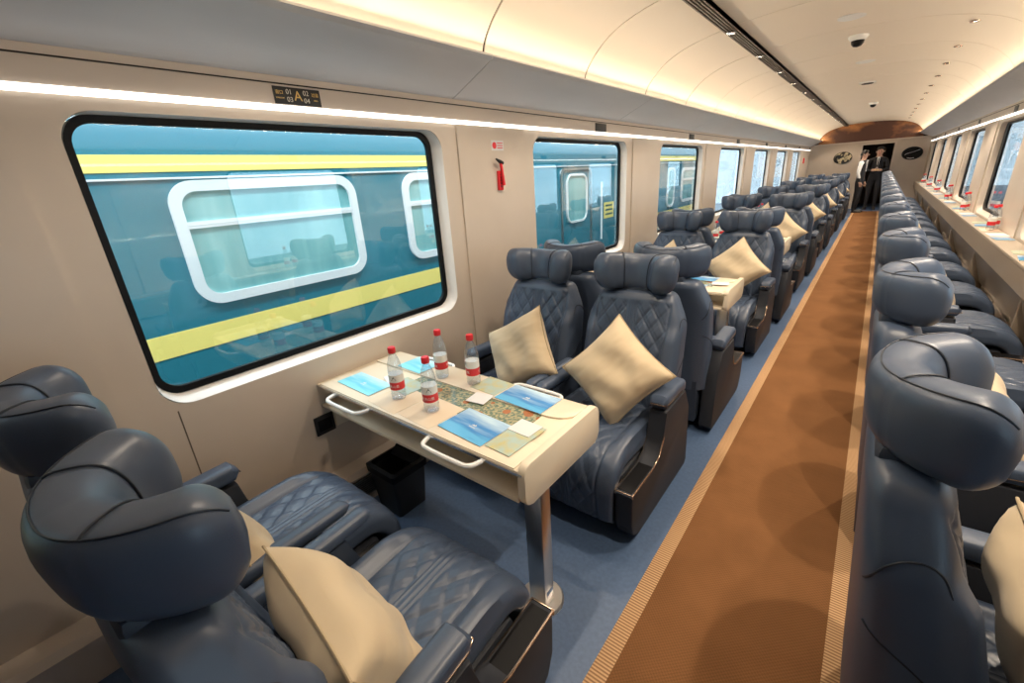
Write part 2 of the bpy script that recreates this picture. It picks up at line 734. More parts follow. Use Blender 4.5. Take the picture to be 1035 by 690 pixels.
# smooth the profile
def chaikin(p, n=2):
    for _ in range(n):
        q = [p[0]]
        for i in range(len(p) - 1):
            a, b = Vector(p[i]), Vector(p[i + 1])
            q += [tuple(a * .75 + b * .25), tuple(a * .25 + b * .75)]
        q.append(p[-1])
        p = q
    return p


SLOT = (-1.095, -1.005)
pf = chaikin(prof)


def vault_piece(mb, pts, y0, y1, t=.012):
    n = len(pts)
    vs = []
    for y in (y0, y1):
        for (x, z) in pts:
            vs.append((x, y, z))
        for (x, z) in pts:
            vs.append((x, y, z + t))
    fs = []
    for i in range(n - 1):
        fs.append((i, i + 1, 2 * n + i + 1, 2 * n + i))
        fs.append((n + i, 3 * n + i, 3 * n + i + 1, n + i + 1))
        fs.append((i, n + i, n + i + 1, i + 1))
        fs.append((2 * n + i, 2 * n + i + 1, 3 * n + i + 1, 3 * n + i))
    fs.append((0, 2 * n, 3 * n, n))
    fs.append((n - 1, 2 * n - 1, 4 * n - 1, 3 * n - 1))
    mb.add(vs, fs)


mb = MB()
lp = [p for p in pf if p[0] < SLOT[0]]
rp = [p for p in pf if p[0] > SLOT[1]]
zs = 2.497
lp.append((SLOT[0], zs))
rp.insert(0, (SLOT[1], zs + .008))
SEAMS = [.93 + 1.05 * k for k in range(-3, 17)]
ys = [Y0] + SEAMS + [Y1 - .3]
for i in range(len(ys) - 1):
    g = .007
    vault_piece(mb, lp, ys[i] + g, ys[i + 1] - g)
    vault_piece(mb, rp, ys[i] + g * .6, ys[i + 1] - g * .6)
ce = struct(mb.build('ceiling', vault))
mb = MB()
vault_piece(mb, [(p[0], p[1] + .03) for p in pf], Y0, Y1, .01)
bk = mb.build('ceiling_backing', darkgap, ce)

# slot vent
t = empty('ceiling_vent', (-1.05, 0, 2.497))
for j in range(5):
    x = -.038 + .019 * j
    MB().box((x - .0045, Y0 + .05, -.004 + .002 * j), (x + .0045, Y1 - .35, .010 + .002 * j)).build('slat', vents, t, smooth=False)
tag(t, 'long dark slatted air vent running along the cream ceiling', 'vent')

def zceil(x):
    for i in range(len(pf) - 1):
        if pf[i][0] <= x <= pf[i + 1][0]:
            a = (x - pf[i][0]) / (pf[i + 1][0] - pf[i][0] + 1e-9)
            return pf[i][1] * (1 - a) + pf[i + 1][1] * a
    return 2.5


# spot lamps: in the slot at each seam, and a row of round ones on the right
def spot(name, loc, mtube, label, group, power, cone=125):
    t = empty(name, loc)
    MB().lathe([(.030, .0), (.034, -.004), (.030, -.010), (.021, -.010), (.019, -.004)], n=20).build('ring', mtube, t)
    MB().lathe([(0.0001, -.005), (.018, -.005), (.018, -.003), (.0001, -.003)], n=16).build('lens', lampm, t)
    l = bpy.data.lights.new('lamp', 'SPOT')
    l.energy = power
    l.spot_size = math.radians(cone)
    l.spot_blend = .4
    l.shadow_soft_size = .022
    l.color = SPOTC
    o = bpy.data.objects.new('lamp', l)
    COL.objects.link(o)
    o.parent = t
    o.location = (0, 0, -.03)
    tag(t, label, 'spotlight', group)


for k, y in enumerate(SEAMS[3:]):
    spot('spotlight', (-1.05, y, 2.492), chrome, '%s small round spotlight from the viewer in the dark ceiling vent' % ORD[k], 'spotlights in the ceiling vent', SPOT_W)
for k in range(16):
    y = 1.17 + 1.04 * k
    spot('downlight', (.375, y, zceil(.375) - .001), bronze, '%s small round downlight from the viewer in the ceiling on the right' % ORD[k], 'downlights over the window counter seats', SPOT_W * 2.6, 100)

def atz(u, v, z):
    c = (u - 517.5, -(v - 345), FPX)
    r = [sum(R[i] * c[i] for i in range(3)) for R in (RX, RY, RZ)]
    t_ = (z - EYE) / r[2]
    return r[0] * t_, r[1] * t_


dx, dy = atz(868, 36, 2.56)
t = empty('security_camera', (dx, dy, zceil(dx)))
MB().lathe([(.075, .0), (.075, -.012), (.062, -.03), (.05, -.04)], n=24).build('housing', white, t)
MB().lathe([(.05, -.036), (.046, -.062), (.03, -.082), (.0001, -.09)], n=24).build('dome', black, t)
tag(t, 'black dome security camera on a white base, nearest one on the ceiling', 'camera')
dx, dy = atz(883, 103.5, 2.56)
t = empty('security_camera', (dx, dy, zceil(dx)))
MB().lathe([(.075, .0), (.075, -.012), (.062, -.03), (.05, -.04)], n=24).build('housing', white, t)
MB().lathe([(.05, -.036), (.046, -.062), (.03, -.082), (.0001, -.09)], n=24).build('dome', black, t)
tag(t, 'small black dome camera far along the ceiling, near the mural', 'camera')
for (u, v, lb) in ((861, 17, 'flat white round ceiling speaker nearest the viewer'), (875, 62, 'flat white round ceiling speaker just past the dome camera')):  # plain flat discs on the ceiling, purpose unknown
    dx, dy = atz(u, v, 2.56)
    o = MB().lathe([(.09, 0), (.09, -.006), (.07, -.012), (.0001, -.013)], n=28).build('ceiling_disc', white)
    o.location = (dx, dy, zceil(dx))
    tag(o, lb, 'disc')
dx, dy = atz(877, 83, 2.56)
t = empty('air_diffuser', (dx, dy, zceil(dx)))
MB().lathe([(.10, 0), (.10, -.014), (.085, -.018), (.0001, -.018)], n=28).build('plate', white, t)
MB().lathe([(.07, -.018), (.07, -.024), (.0001, -.024)], n=28).build('grille', black, t)
tag(t, 'round white ceiling speaker with a dark centre in mid car', 'disc')

# end walls
mb = MB()
DX0, DX1, DZ = -.56, .21, 1.92
mb.box((XL, Y1, 0), (DX0, Y1 + .06, 2.04)).box((DX1, Y1, 0), (XR, Y1 + .06, 2.04)).box((DX0, Y1, DZ), (DX1, Y1 + .06, 2.04))
struct(mb.build('wall_end', wall, smooth=False))
mb = MB()
pp = [(p[0], p[1]) for p in pf if p[1] > 2.04]
poly = [(pp[0][0] - .05, 2.04)] + [(p[0] * 1.0, p[1] + .02) for p in pp] + [(pp[-1][0] + .05, 2.04)]
mb.prism(poly, 1, Y1 - .06, Y1 - .02)
o = mb.build('mural', mural, smooth=False)
tag(o, 'copper brown mural filling the arch above the end wall', 'mural')
mb = MB()
mb.box((XL, Y1 - .06, 2.0), (XR, Y1 + .0, 2.04), .005)
mb.box((DX0 - .05, Y1 - .02, 0), (DX0, Y1, DZ + .05)).box((DX1, Y1 - .02, 0), (DX1 + .05, Y1, DZ + .05)).box((DX0, Y1 - .02, DZ), (DX1, Y1, DZ + .05))
struct(mb.build('trim_7', panel, smooth=False))
mb = MB()
mb.box((DX0 - .3, Y1 + 2.1, 0), (DX1 + .3, Y1 + 2.15, 2.1)).box((DX0 - .3, Y1 + .06, 0), (DX0 - .25, Y1 + 2.1, 2.1)).box((DX1 + .25, Y1 + .06, 0), (DX1 + .3, Y1 + 2.1, 2.1))
mb.box((DX0 - .3, Y1 + .06, 2.1), (DX1 + .3, Y1 + 2.15, 2.15))
struct(mb.build('wall_corridor', darkwood, smooth=False))
mb = MB().box((XL - .05, Y0 - .06, 0), (XR + .05, Y0, 2.6))
struct(mb.build('wall_back', darkwood, smooth=False))
# outer shell over the racks, keeps daylight out of the vault
mb = MB()
for s_, x in ((-1, XL), (1, XR)):
    mb.box((x + .05 * s_, Y0, 1.86), (x + .10 * s_, Y1 + .06, 2.75))
mb.box((XL - .1, Y0 - .06, 2.70), (XR + .1, Y1 + .06, 2.76))
mb.box((XL - .05, Y1 + .0, 2.04), (XR + .05, Y1 + .06, 2.75))
mb.box((XL - .1, Y0 - .06, -.5), (XL - .05, Y1, wz0 - .06)).box((XR + .05, Y0 - .06, -.5), (XR + .1, Y1, wz0 - .06))
mb.box((XL - .05, Y0 - .06, 2.5), (XR + .05, Y0, 2.75))
struct(mb.build('wall_shell', darkgap, smooth=False))

# baseboard ducts with grilles
for sgn, x, nm, nn in ((-1, XL, 'left', 0), (1, XR, 'right', 1)):
    mb = MB().prism([(x, 0), (x - .125 * sgn, 0), (x - .125 * sgn, .165), (x - .10 * sgn, .19), (x, .19)], 1, Y0, Y1)
    bb = struct(mb.build('baseboard_' + nm, panel, smooth=False))
    if sgn < 0:
        for k in range(7):
            yc = 1.115 + PITCH * k - .32
            g = MB()
            for i in range(9):
                z = .045 + i * .012
                g.box((x + .124, yc - .22, z), (x + .129, yc + .22, z + .006))
            g.build('grille', steel, bb, smooth=False)
            MB().box((x + .1235, yc - .225, .04), (x + .1255, yc + .225, .155)).build('grille_back', vents, bb, smooth=False)

# thin wall seams below the windows
for k in range(3):
    o = MB().box((XL - .0005, .33 + PITCH * k + .0, .19), (XL + .0006, .335 + PITCH * k, .80)).build('trim_%d' % (8 + k), vents, smooth=False)
    struct(o)

# ------------------------------------------------------------------ small wall fittings
def plate(y, x, sgn, w, label, text=False):
    t = empty('seat_sign', (x - .0125 * sgn, y, 1.937))
    MB().box((-.003 * sgn, -w / 2, -.032), (0, w / 2, .032), .0012).build('plate', blackp, t)
    if text:
        for s_, dy_, dz_, sz, mt in (('A', 0, 0, .052, gold), ('01', -.036, .014, .026, goldw), ('03', -.036, -.014, .026, goldw),
                                     ('02', .036, .014, .026, goldw), ('04', .036, -.014, .026, goldw), ('窗口', -.076, .010, .016, gold),
                                     ('WINDOW', -.076, -.010, .0075, gold), ('过道', .076, .010, .016, gold), ('AISLE', .076, -.010, .0075, gold)):
            q = text_mesh('lettering', s_, sz, mt, t)
            q.matrix_local = Matrix(((0, 0, 1, .0035), (1, 0, 0, dy_), (0, 1, 0, dz_), (0, 0, 0, 1)))
    tag(t, label, 'sign', None if text else 'small seat signs above the other windows')


plate(1.072, XL, -1, .20, 'black seat number sign reading 01 02 A 03 04 above the nearest window', True)
for k in range(1, 8):
    plate(1.3 + PITCH * k, XL, -1, .20, 'small black seat sign on the left header above the %s window from the viewer' % tname(k + 1))
    plate(.82 - .75 + PITCH * (k), XR, 1, .20, 'small black seat sign on the right header, %s one from the viewer' % tname(k))

t = empty('safety_hammer', (XL + .012, 2.345, 1.5))
MB().box((0, -.022, 0), (.018, .022, .12), .004).build('holder', redm, t)
MB().tube([(.03, .012, .03), (.03, -.004, .14), (.032, -.015, .175)], [.011, .010, .009], 10).build('handle', redm, t)
MB().tube([(.032, -.055, .19), (.032, -.01, .17), (.032, .01, .165)], [.006, .013, .010], 10).build('hammer_head', blackp, t)
g = MB()
for i in range(5):
    g.box((.018, -.008, .02 + i * .018), (.0195, .008, .029 + i * .018))
g.build('slots', blackp, t, smooth=False)
tag(t, 'red emergency window hammer in its holder between the first two windows', 'hammer')
t = empty('warning_sticker', (XL + .0125, 2.35, 1.772))
MB().box((0, -.06, -.03), (.001, .06, .03)).build('backing', paper, t, smooth=False)
MB().lathe([(.0001, 0), (.02, 0), (.02, .001), (.0001, .001)], n=20).build('red_disc', redm, t).matrix_local = Matrix(((0, 0, 1, .001), (1, 0, 0, -.032), (0, 1, 0, 0), (0, 0, 0, 1)))
g = MB()
for i in range(3):
    g.box((.001, -.004, .012 - i * .014), (.0016, .05, .017 - i * .014))
g.build('print', redm, t, smooth=False)
tag(t, 'small white and red safety sticker above the red hammer', 'sticker')
for k in range(1):
    t = empty('wall_socket', (XL + .0005, .865 + PITCH * k, .475))
    MB().box((0, -.05, -.05), (.012, .05, .05), .004).build('plate', blackp, t)
    MB().box((.012, -.035, -.03), (.0135, .035, .03), .001).build('inset', black, t)
    tag(t, 'square black power socket on the left wall under the first table', 'socket')

# hammer near the far windows
t = empty('safety_hammer', (XL + .012, 17.3, 1.5))
MB().box((0, -.03, 0), (.03, .03, .16), .004).build('holder', redm, t)
tag(t, 'tiny red hammer holder far down the left wall by the last windows', 'hammer')


# ================================================================== CHAIRS
def sgnpow(v, e):
    return math.copysign(abs(v)**e, v)


def superloop(hw, hd, n, nf=96, ns=12, nb=26):
    """loop around a superellipse, dense on the front (+y). returns list of (x, y, part)"""
    out = []
    X = .955
    for i in range(nf):
        t = -X + 2 * X * i / (nf - 1)
        out.append((hw * t, hd * (1 - abs(t)**n)**(1 / n), 0))
    yb = (1 - X**n)**(1 / n)
    for i in range(1, ns + 1):
        y = yb - 2 * yb * i / (ns + 1)
        out.append((hw * (1 - abs(y)**n)**(1 / n), hd * y, 1))
    for i in range(nb):
        t = X - 2 * X * i / (nb - 1)
        out.append((hw * t, -hd * (1 - abs(t)**n)**(1 / n), 2))
    for i in range(1, ns + 1):
        y = -yb + 2 * yb * i / (ns + 1)
        out.append((-hw * (1 - abs(y)**n)**(1 / n), hd * y, 1))
    return out


def sm(a, b, t):
    t = max(0, min(1, (t - a) / (b - a)))
    return t * t * (3 - 2 * t)


def groove(d, w=.0065):
    return math.exp(-(d / w)**2)


def quilt(x, s, hw):
    """height offset of the quilting at lateral x and lengthwise s"""
    ax = abs(x)
    cw = .026
    h = 0
    h -= groove(ax - cw) + .8 * groove(ax - cw * .38)
    if cw < ax < hw:
        P_ = .118
        a = (ax - cw) * 1.45 + s
        b = (ax - cw) * 1.45 - s
        da = abs((a / P_ + .5) % 1 - .5) * P_ / 1.76
        db = abs((b / P_ + .5) % 1 - .5) * P_ / 1.76
        da2 = abs(((a - .026) / P_ + .5) % 1 - .5) * P_ / 1.76
        db2 = abs(((b - .026) / P_ + .5) % 1 - .5) * P_ / 1.76
        fade = sm(cw, cw + .01, ax) * (1 - sm(hw - .012, hw, ax))
        h -= fade * min(1.3, groove(da, .0055) + groove(db, .0055) + .55 * groove(da2, .005) + .55 * groove(db2, .005))
    h -= groove(ax - hw, .006) * 1.2
    return h * .0068


def make_backrest(parent):
    rows = []
    nv = 110
    for i in range(nv + 1):
        v = i / nv
        z = .30 + .675 * v
        yc = -.283 - .125 * v
        hw = .262 - .058 * sm(.70, 1.0, v)**1.4
        hd = .130 - .062 * v
        e = 1.0
        if v > .93:
            q = (v - .93) / .07
            e = math.sqrt(max(.0, 1 - q * q)) * .55 + .45 if q < 1 else .45
            hw *= .82 + .18 * math.sqrt(max(0, 1 - q * q))
            hd *= e
        bol = .022 * (sm(.12, .3, v) * (1 - sm(.66, .80, v)))
        ring = []
        s = z * 1.04
        hwq = .150 + .045 * sm(.35, .75, v)
        for (x, y, p) in superloop(hw, hd, 4.2):
            if p == 0:
                y += bol * sm(.62, .80, abs(x) / hw) * (1 - .5 * sm(.9, 1, abs(x) / hw))
                if .16 < v < .95:
                    y += quilt(x, s, hwq) * sm(.16, .2, v) * (1 - sm(.90, .95, v))
                if v > .9:
                    pass
            ring.append((x, yc + y, z))
        rows.append(ring)
    return MB().grid(rows).build('backrest', leather, parent)


def make_cushion(parent):
    # centre path in (y, z) with outward normals
    pts = []
    for i in range(50):
        t = i / 49
        pts.append((-.24 + .46 * t, .362 + .018 * t))
    for i in range(1, 22):
        a = PI / 2 * i / 21
        pts.append((.22 + .115 * math.sin(a), .265 + .115 * math.cos(a)))
    for i in range(1, 24):
        t = i / 23
        pts.append((.335 - .012 * t, .265 - .17 * t))
    rows = []
    s = 0
    n = len(pts)
    for i, (y, z) in enumerate(pts):
        a = Vector(pts[max(0, i - 1)])
        b = Vector(pts[min(n - 1, i + 1)])
        t = (b - a).normalized()
        nn = Vector((-t.y, t.x))
        if i:
            s += (Vector(pts[i]) - Vector(pts[i - 1])).length
        q = i / (n - 1)
        hd = .058 - .022 * sm(.5, 1, q)
        e = 1
        if q < .05:
            e = .6 + .4 * math.sqrt(1 - (1 - q / .05)**2)
        if q > .95:
            e = .5 + .5 * math.sqrt(max(0, 1 - ((q - .95) / .05)**2))
        hw = .242 - .012 * sm(.6, 1, q)
        ring = []
        for (x, d, p) in superloop(hw, hd * e, 4.0, 90, 8, 16):
            if p == 0:
                d += .032 * sm(.66, .86, abs(x) / hw) * (1 - sm(.45, .62, q))
                d += quilt(x, s, .158)
            ring.append((x, y + nn.x * d, z + nn.y * d))
        rows.append(ring)
    return MB().grid(rows).build('seat_cushion', leather, parent)


rdg = math.radians


def make_headrest(parent):
    rows = []
    nu = 64
    c0 = Vector((0, -.425))

    def path(a):
        return Vector((.172 * math.sin(a * 1.25) / math.sin(1.25), -.435 + .148 * abs(a)**2.2))
    for i in range(nu + 1):
        a = -1 + 2 * i / nu
        aa = math.sin(a * PI / 2) * .35 + a * .65
        p = path(aa)
        t = (path(min(1, aa + .02)) - path(max(-1, aa - .02))).normalized()
        nn = Vector((-t.y, t.x))
        h = .088 + .010 * abs(aa)**1.5
        th = .060 + .006 * abs(aa)
        e = 1
        if abs(aa) > .80:
            q = min(1, (abs(aa) - .80) / .20)
            e = math.sqrt(max(.0, 1 - q * q))
        g = 1 - .035 * groove(abs(aa) - .44, .018)
        zc = 1.062 + .012 * abs(aa)
        ring = []
        ns = 40
        for j in range(ns):
            w = 2 * PI * j / ns
            cy = sgnpow(math.cos(w), .68) * th * (.35 + .65 * e) * g * (e > 0)
            cz = sgnpow(math.sin(w), .68) * h * (.12 + .88 * e) * g
            if e < .02:
                cy *= .3
            # top leans back a little
            q = p + nn * (cy - .12 * cz)
            ring.append((q.x, q.y, zc + cz))
        rows.append(ring)
    h = MB().grid(rows).build('headrest', leather, parent)
    # seams on the side that faces the sitter, and along the upper back edge
    def hp(aa, w, ex=1.01):
        p = path(aa)
        t = (path(min(1, aa + .02)) - path(max(-1, aa - .02))).normalized()
        nn = Vector((-t.y, t.x))
        e = 1
        if abs(aa) > .80:
            e = math.sqrt(max(0, 1 - ((abs(aa) - .80) / .20)**2))
        th = .060 + .006 * abs(aa)
        hh = .088 + .010 * abs(aa)**1.5
        cy = sgnpow(math.cos(w), .68) * th * (.35 + .65 * e) * ex
        cz = sgnpow(math.sin(w), .68) * hh * (.12 + .88 * e) * ex
        q = p + nn * (cy - .12 * cz)
        return (q.x, q.y, 1.062 + .012 * abs(aa) + cz)
    for sx in (-1, 1):
        MB().tube([hp(.44 * sx, -PI / 2 + rdg(208) * j / 24) for j in range(25)], .0022, 6).build('piping', stitch, h)
    MB().tube([hp(-.96 + 1.92 * j / 60, rdg(118)) for j in range(61)], .0018, 6).build('piping', stitch, h)
    return h


PROTO = {}


def make_chair(key, shells, meshes=None):
    """shells: sides (+1/-1) carrying the chunky outer armrest; other side gets the slim one"""
    t = empty('train_seat')
    if meshes is None:
        make_backrest(t)
        make_cushion(t)
        make_headrest(t)
        # side piping of the backrest
        for s_ in (-1, 1):
            for line in ([(-.440, .76), (-.415, .84), (-.345, .86), (-.312, .78), (-.275, .68), (-.25, .58), (-.235, .44)], [(-.425, .66), (-.34, .61), (-.25, .54)]):
                cc = [Vector((p[0], p[1], 0)) for p in line]
                for _ in range(3):
                    q = [cc[0]]
                    for i in range(len(cc) - 1):
                        q += [cc[i] * .75 + cc[i + 1] * .25, cc[i] * .25 + cc[i + 1] * .75]
                    q.append(cc[-1])
                    cc = q
                pts = []
                for c_ in cc:
                    y, z = c_.x, c_.y
                    v = (z - .30) / .675
                    hw = .262 - .058 * sm(.70, 1.0, v)**1.4
                    hd = .130 - .062 * v
                    dy_ = min(.90, abs((y - (-.283 - .125 * v)) / hd))
                    pts.append((s_ * hw * (1 - dy_**4.2)**(1 / 4.2), y, z))
                MB().tube(pts, .0024, 6).build('piping', stitch, t)
        MB().box((-.12, -.46, .93), (.12, -.38, 1.0), .02).build('neck_block', leather2, t)
        mb = MB()
        mb.prism([(-.385, .08), (-.30, .08), (-.27, .34), (-.408, .36)], 0, -.225, .225, .012)
        mb.build('back_shell', leather2, t)
        mb = MB()
        mb.box((-.235, -.30, .13), (.235, .27, .31), .02)
        mb.build('seat_base', shellm, t)
        mb = MB()
        mb.box((-.17, -.24, .0), (.17, .20, .13), .012)
        mb.build('pedestal', blackp, t)
    else:
        for k in meshes:
            copy_tree(k, t)
    for s_ in (-1, 1):
        if s_ in shells:
            prof_ = [(-.37, .06), (-.345, .035), (.27, .035), (.315, .06), (.345, .13), (.352, .30), (.13, .30), (.060, .325), (.020, .385), (.0, .52), (-.27, .52), (-.345, .40)]
            a, b = sorted((s_ * .243, s_ * .322))
            sh = MB().prism(prof_, 0, a, b, .008).build('side_shell', shellm, t)
            tr = MB()
            top = [(.356, .285), (.356, .303), (.13, .305), (.062, .330), (.025, .387), (.015, .40)]
            inn = [(.350, .285), (.348, .297), (.128, .299), (.057, .324), (.019, .383), (.007, .40)]
            n = len(top)
            a2, b2 = a - .002, b + .002
            # two slim edge bands
            for (p, q) in ((a2, a2 + .004), (b2 - .005, b2)):
                vs = [(x, y, z) for x in (p, q) for (y, z) in top + inn]
                fs = []
                for i in range(n - 1):
                    fs += [(i, i + 1, 2 * n + i + 1, 2 * n + i), (n + i, 3 * n + i, 3 * n + i + 1, n + i + 1),
                           (i, n + i, n + i + 1, i + 1), (2 * n + i, 2 * n + i + 1, 3 * n + i + 1, 3 * n + i)]
                fs += [(0, 2 * n, 3 * n, n), (n - 1, 2 * n - 1, 4 * n - 1, 3 * n - 1)]
                tr.add(vs, fs)
            tr.box((a2, .352, .292), (b2, .358, .304), .002)
            tr.build('metal_trim', bronze, sh)
            MB().box((a + .008, .12, .298), (b - .008, .340, .3025)).build('tray_insert', black, sh, smooth=False)
            cx = s_ * .283
            mb = MB()
            rows = []
            for i in range(15):
                v = i / 14
                y = -.27 + .290 * v
                e = math.sqrt(max(0.02, 1 - (max(0, abs(v - .5) - .42) / .08)**2))
                ring = []
                for j in range(24):
                    w = 2 * PI * j / 24
                    ring.append((cx + sgnpow(math.cos(w), .6) * .041 * (.6 + .4 * e), y, .556 + .012 * v + sgnpow(math.sin(w), .6) * .034 * e))
                rows.append(ring)
            mb.grid(rows)
            mb.build('armrest_pad', leather, t)
            MB().tube([(cx + s_ * .041, -.2, .548), (cx + s_ * .0415, -.01, .560), (cx + s_ * .030, .021, .563), (cx - s_ * .030, .021, .563)], .0025, 6).build('armrest_piping', bronze, sh)
            MB().box((s_ * .237, -.03, .40), (s_ * .2425, .0, .43), .001).build('seat_button', chrome, sh)
        else:
            cx = s_ * .267
            rows = []
            for i in range(25):
                v = i / 24
                y = -.26 + .42 * v
                e = math.sqrt(max(0.02, 1 - (max(0, abs(v - .5) - .43) / .07)**2))
                ring = []
                for j in range(24):
                    w = 2 * PI * j / 24
                    ring.append((cx + sgnpow(math.cos(w), .7) * .030 * (.5 + .5 * e), y, .545 + .018 * v * v + sgnpow(math.sin(w), .7) * .030 * e * (1 - .3 * v)))
                rows.append(ring)
            MB().grid(rows).build('armrest_pad', leather, t)
            MB().prism([(-.34, .04), (.26, .04), (.30, .12), (.30, .30), (.12, .335), (.10, .40), (.06, .52), (-.27, .52), (-.33, .4)], 0, s_ * .25, s_ * .294, .006).build('console', leather2, t)
            MB().box((s_ * .262, .13, .325), (s_ * .288, .24, .336), .003, rot=Matrix.Rotation(math.radians(-11), 3, 'X')).build('control_panel', blackp, t)
    reg(t)
    PROTO[key] = t
    return t


p0 = make_chair('L', (-1,))
shared = [c for c in kids(p0) if c.name.split('.')[0] in ('backrest', 'seat_cushion', 'headrest', 'piping', 'neck_block', 'back_shell', 'seat_base', 'pedestal')]
make_chair('R', (1,), shared)
make_chair('B', (-1, 1), shared)
used = set()


def place_chair(key, x, y, rz, label, group):
    if key not in used:
        c = PROTO[key]
        used.add(key)
    else:
        c = copy_tree(PROTO[key])
    c.location = (x, y, 0)
    c.rotation_euler = (0, 0, rz)
    tag(c, label, 'seat', group)
    return c


XA, XW = -.898, -1.498
NG = 7
FIRST = 1.115




for k in range(NG):
    tc_ = FIRST + PITCH * k
    g = 'blue leather seats in the paired rows'
    w = tname(k)
    extra = ' with a cream pillow' if k < 6 else ''
    place_chair('R', XA + .028, tc_ - .69, math.radians(2.5) if k == 0 else 0, 'blue leather aisle seat facing away, on the near side of the %s table' % w, g)
    place_chair('L', XW, tc_ - .725, 0, 'blue leather window seat facing away, on the near side of the %s table' % w, g)
    # rotated by 180 degrees: the aisle side is the local -x side
    place_chair('L', XA, tc_ + .645, PI, 'blue leather aisle seat facing the viewer, beyond the %s table' % w, g)
    place_chair('R', XW, tc_ + .645, PI, 'blue leather window seat facing the viewer, beyond the %s table' % w, g)

RXC = .55
RP = 1.025
NR = 16
ordn = ['nearest', 'second', 'third', 'fourth', 'fifth', 'sixth', 'seventh', 'eighth', 'ninth', 'tenth', 'eleventh', 'twelfth', 'thirteenth', 'fourteenth', 'fifteenth', 'sixteenth']
for k in range(NR):
    nmz = 'nearest single blue seat in the row facing the right window counter' if k == 0 else '%s single blue seat from the viewer, facing the right window counter' % ordn[k]
    place_chair('B', RXC, 1.155 + RP * k, -PI / 2, nmz, 'single blue seats along the right counter')


# ------------------------------------------------------------------ pillows
def pillow_mesh():
    n = 28
    hs = .200
    top = []
    for i in range(n + 1):
        for j in range(n + 1):
            u = -1 + 2 * i / n
            v = -1 + 2 * j / n
            k = 1 - .085 * (1 - u * u) - 0
            l = 1 - .085 * (1 - v * v)
            x = hs * u * (1 - .10 * (1 - v * v) * abs(u)**3)
            y = hs * v * (1 - .10 * (1 - u * u) * abs(v)**3)
            h = .088 * ((1 - u**4) * (1 - v**4))**.55
            wr = .006 * math.sin(7 * u + 3 * v) * (1 - u * u) * (1 - v * v) + .004 * math.sin(13 * v * u + 5 * u) * (1 - u * u) * (1 - v * v)
            top.append((x, y, h + wr))
    N1 = n + 1
    bot = [(p[0], p[1], -p[2] + .003) for p in top]
    fs = []
    for i in range(n):
        for j in range(n):
            a = i * N1 + j
            fs.append((a, a + 1, a + N1 + 1, a + N1))
    vs = top + bot
    K = len(top)
    fs2 = [tuple(q + K for q in f[::-1]) for f in fs]
    edge = [i * N1 for i in range(N1)] + [n * N1 + j for j in range(1, N1)] + [i * N1 + n for i in range(n - 1, -1, -1)] + [j for j in range(n - 1, 0, -1)]
    fs3 = []
    for q in range(len(edge)):
        a, b = edge[q], edge[(q + 1) % len(edge)]
        fs3.append((a, b, b + K, a + K))
    return vs, fs + fs2 + fs3, [top[e] for e in edge]


pv, pfc, pedge = pillow_mesh()
pil0 = link_mesh('throw_pillow', pv, pfc, pillowm)
pp_ = MB().tube([(e[0], e[1], .0015) for e in pedge], .0035, 6, True).build('piping', pillowd, pil0)
reg(pil0)
pused = [False]


def place_pillow(loc, M3, label, group='cream throw pillows on the seats'):
    if not pused[0]:
        c = pil0
        pused[0] = True
    else:
        c = copy_tree(pil0)
    c.matrix_world = Matrix.Translation(loc) @ M3.to_4x4()
    tag(c, label, 'pillow', group)


def pil_rot(face_dir, tilt, spin, roll=0):
    """pillow standing, its flat side facing face_dir (radians about z, 0 = +Y), leaning back by tilt, turned in plane by spin"""
    return Matrix.Rotation(face_dir, 3, 'Z') @ Matrix.Rotation(roll, 3, 'Z') @ Matrix.Rotation(-PI / 2 + tilt, 3, 'X') @ Matrix.Rotation(spin, 3, 'Z')


rd = math.radians
place_pillow((-.79, .29, .59), pil_rot(rd(-8), rd(24), rd(8)), 'cream throw pillow on the aisle seat nearest the viewer, left of the aisle', None)
place_pillow((-1.40, .22, .57), pil_rot(rd(5), rd(24), rd(-12)), 'cream throw pillow on the window seat in the near left corner', None)
place_pillow((-.85, 1.80, .65), pil_rot(PI + rd(6), rd(24), rd(50)), 'cream pillow standing on one corner on the aisle seat beyond the first table', None)
place_pillow((-1.43, 1.80, .64), pil_rot(PI - rd(4), rd(24), rd(33)), 'whitish pillow standing on one corner on the window seat beyond the first table', None)
for k in range(1, NG):
    tc_ = FIRST + PITCH * k
    place_pillow((XA + .03, tc_ + .67, .70), pil_rot(PI, rd(24), rd(45 + random.uniform(-8, 8))), 'cream pillow on the aisle seat facing the viewer beyond the %s table' % tname(k), None)
    place_pillow((XA + .03, tc_ - .85, .60), pil_rot(0, rd(24), rd(random.uniform(-8, 8))), 'cream pillow on the aisle seat facing away before the %s table' % tname(k), None)
    if k < 4:
        place_pillow((XW, tc_ + .67, .66), pil_rot(PI, rd(24), rd(40)), 'cream pillow on the window seat beyond the %s table' % tname(k), None)
for k in range(NR):
    if k in (0, 1, 3, 6, 9):
        place_pillow((RXC - .11, 1.155 + RP * k - .05, .62), pil_rot(-PI / 2 + rd(0), rd(22), rd(3)), 'cream pillow on the %s single seat of the right row' % ordn[k], None)


# ================================================================== TABLES
ZT = .695


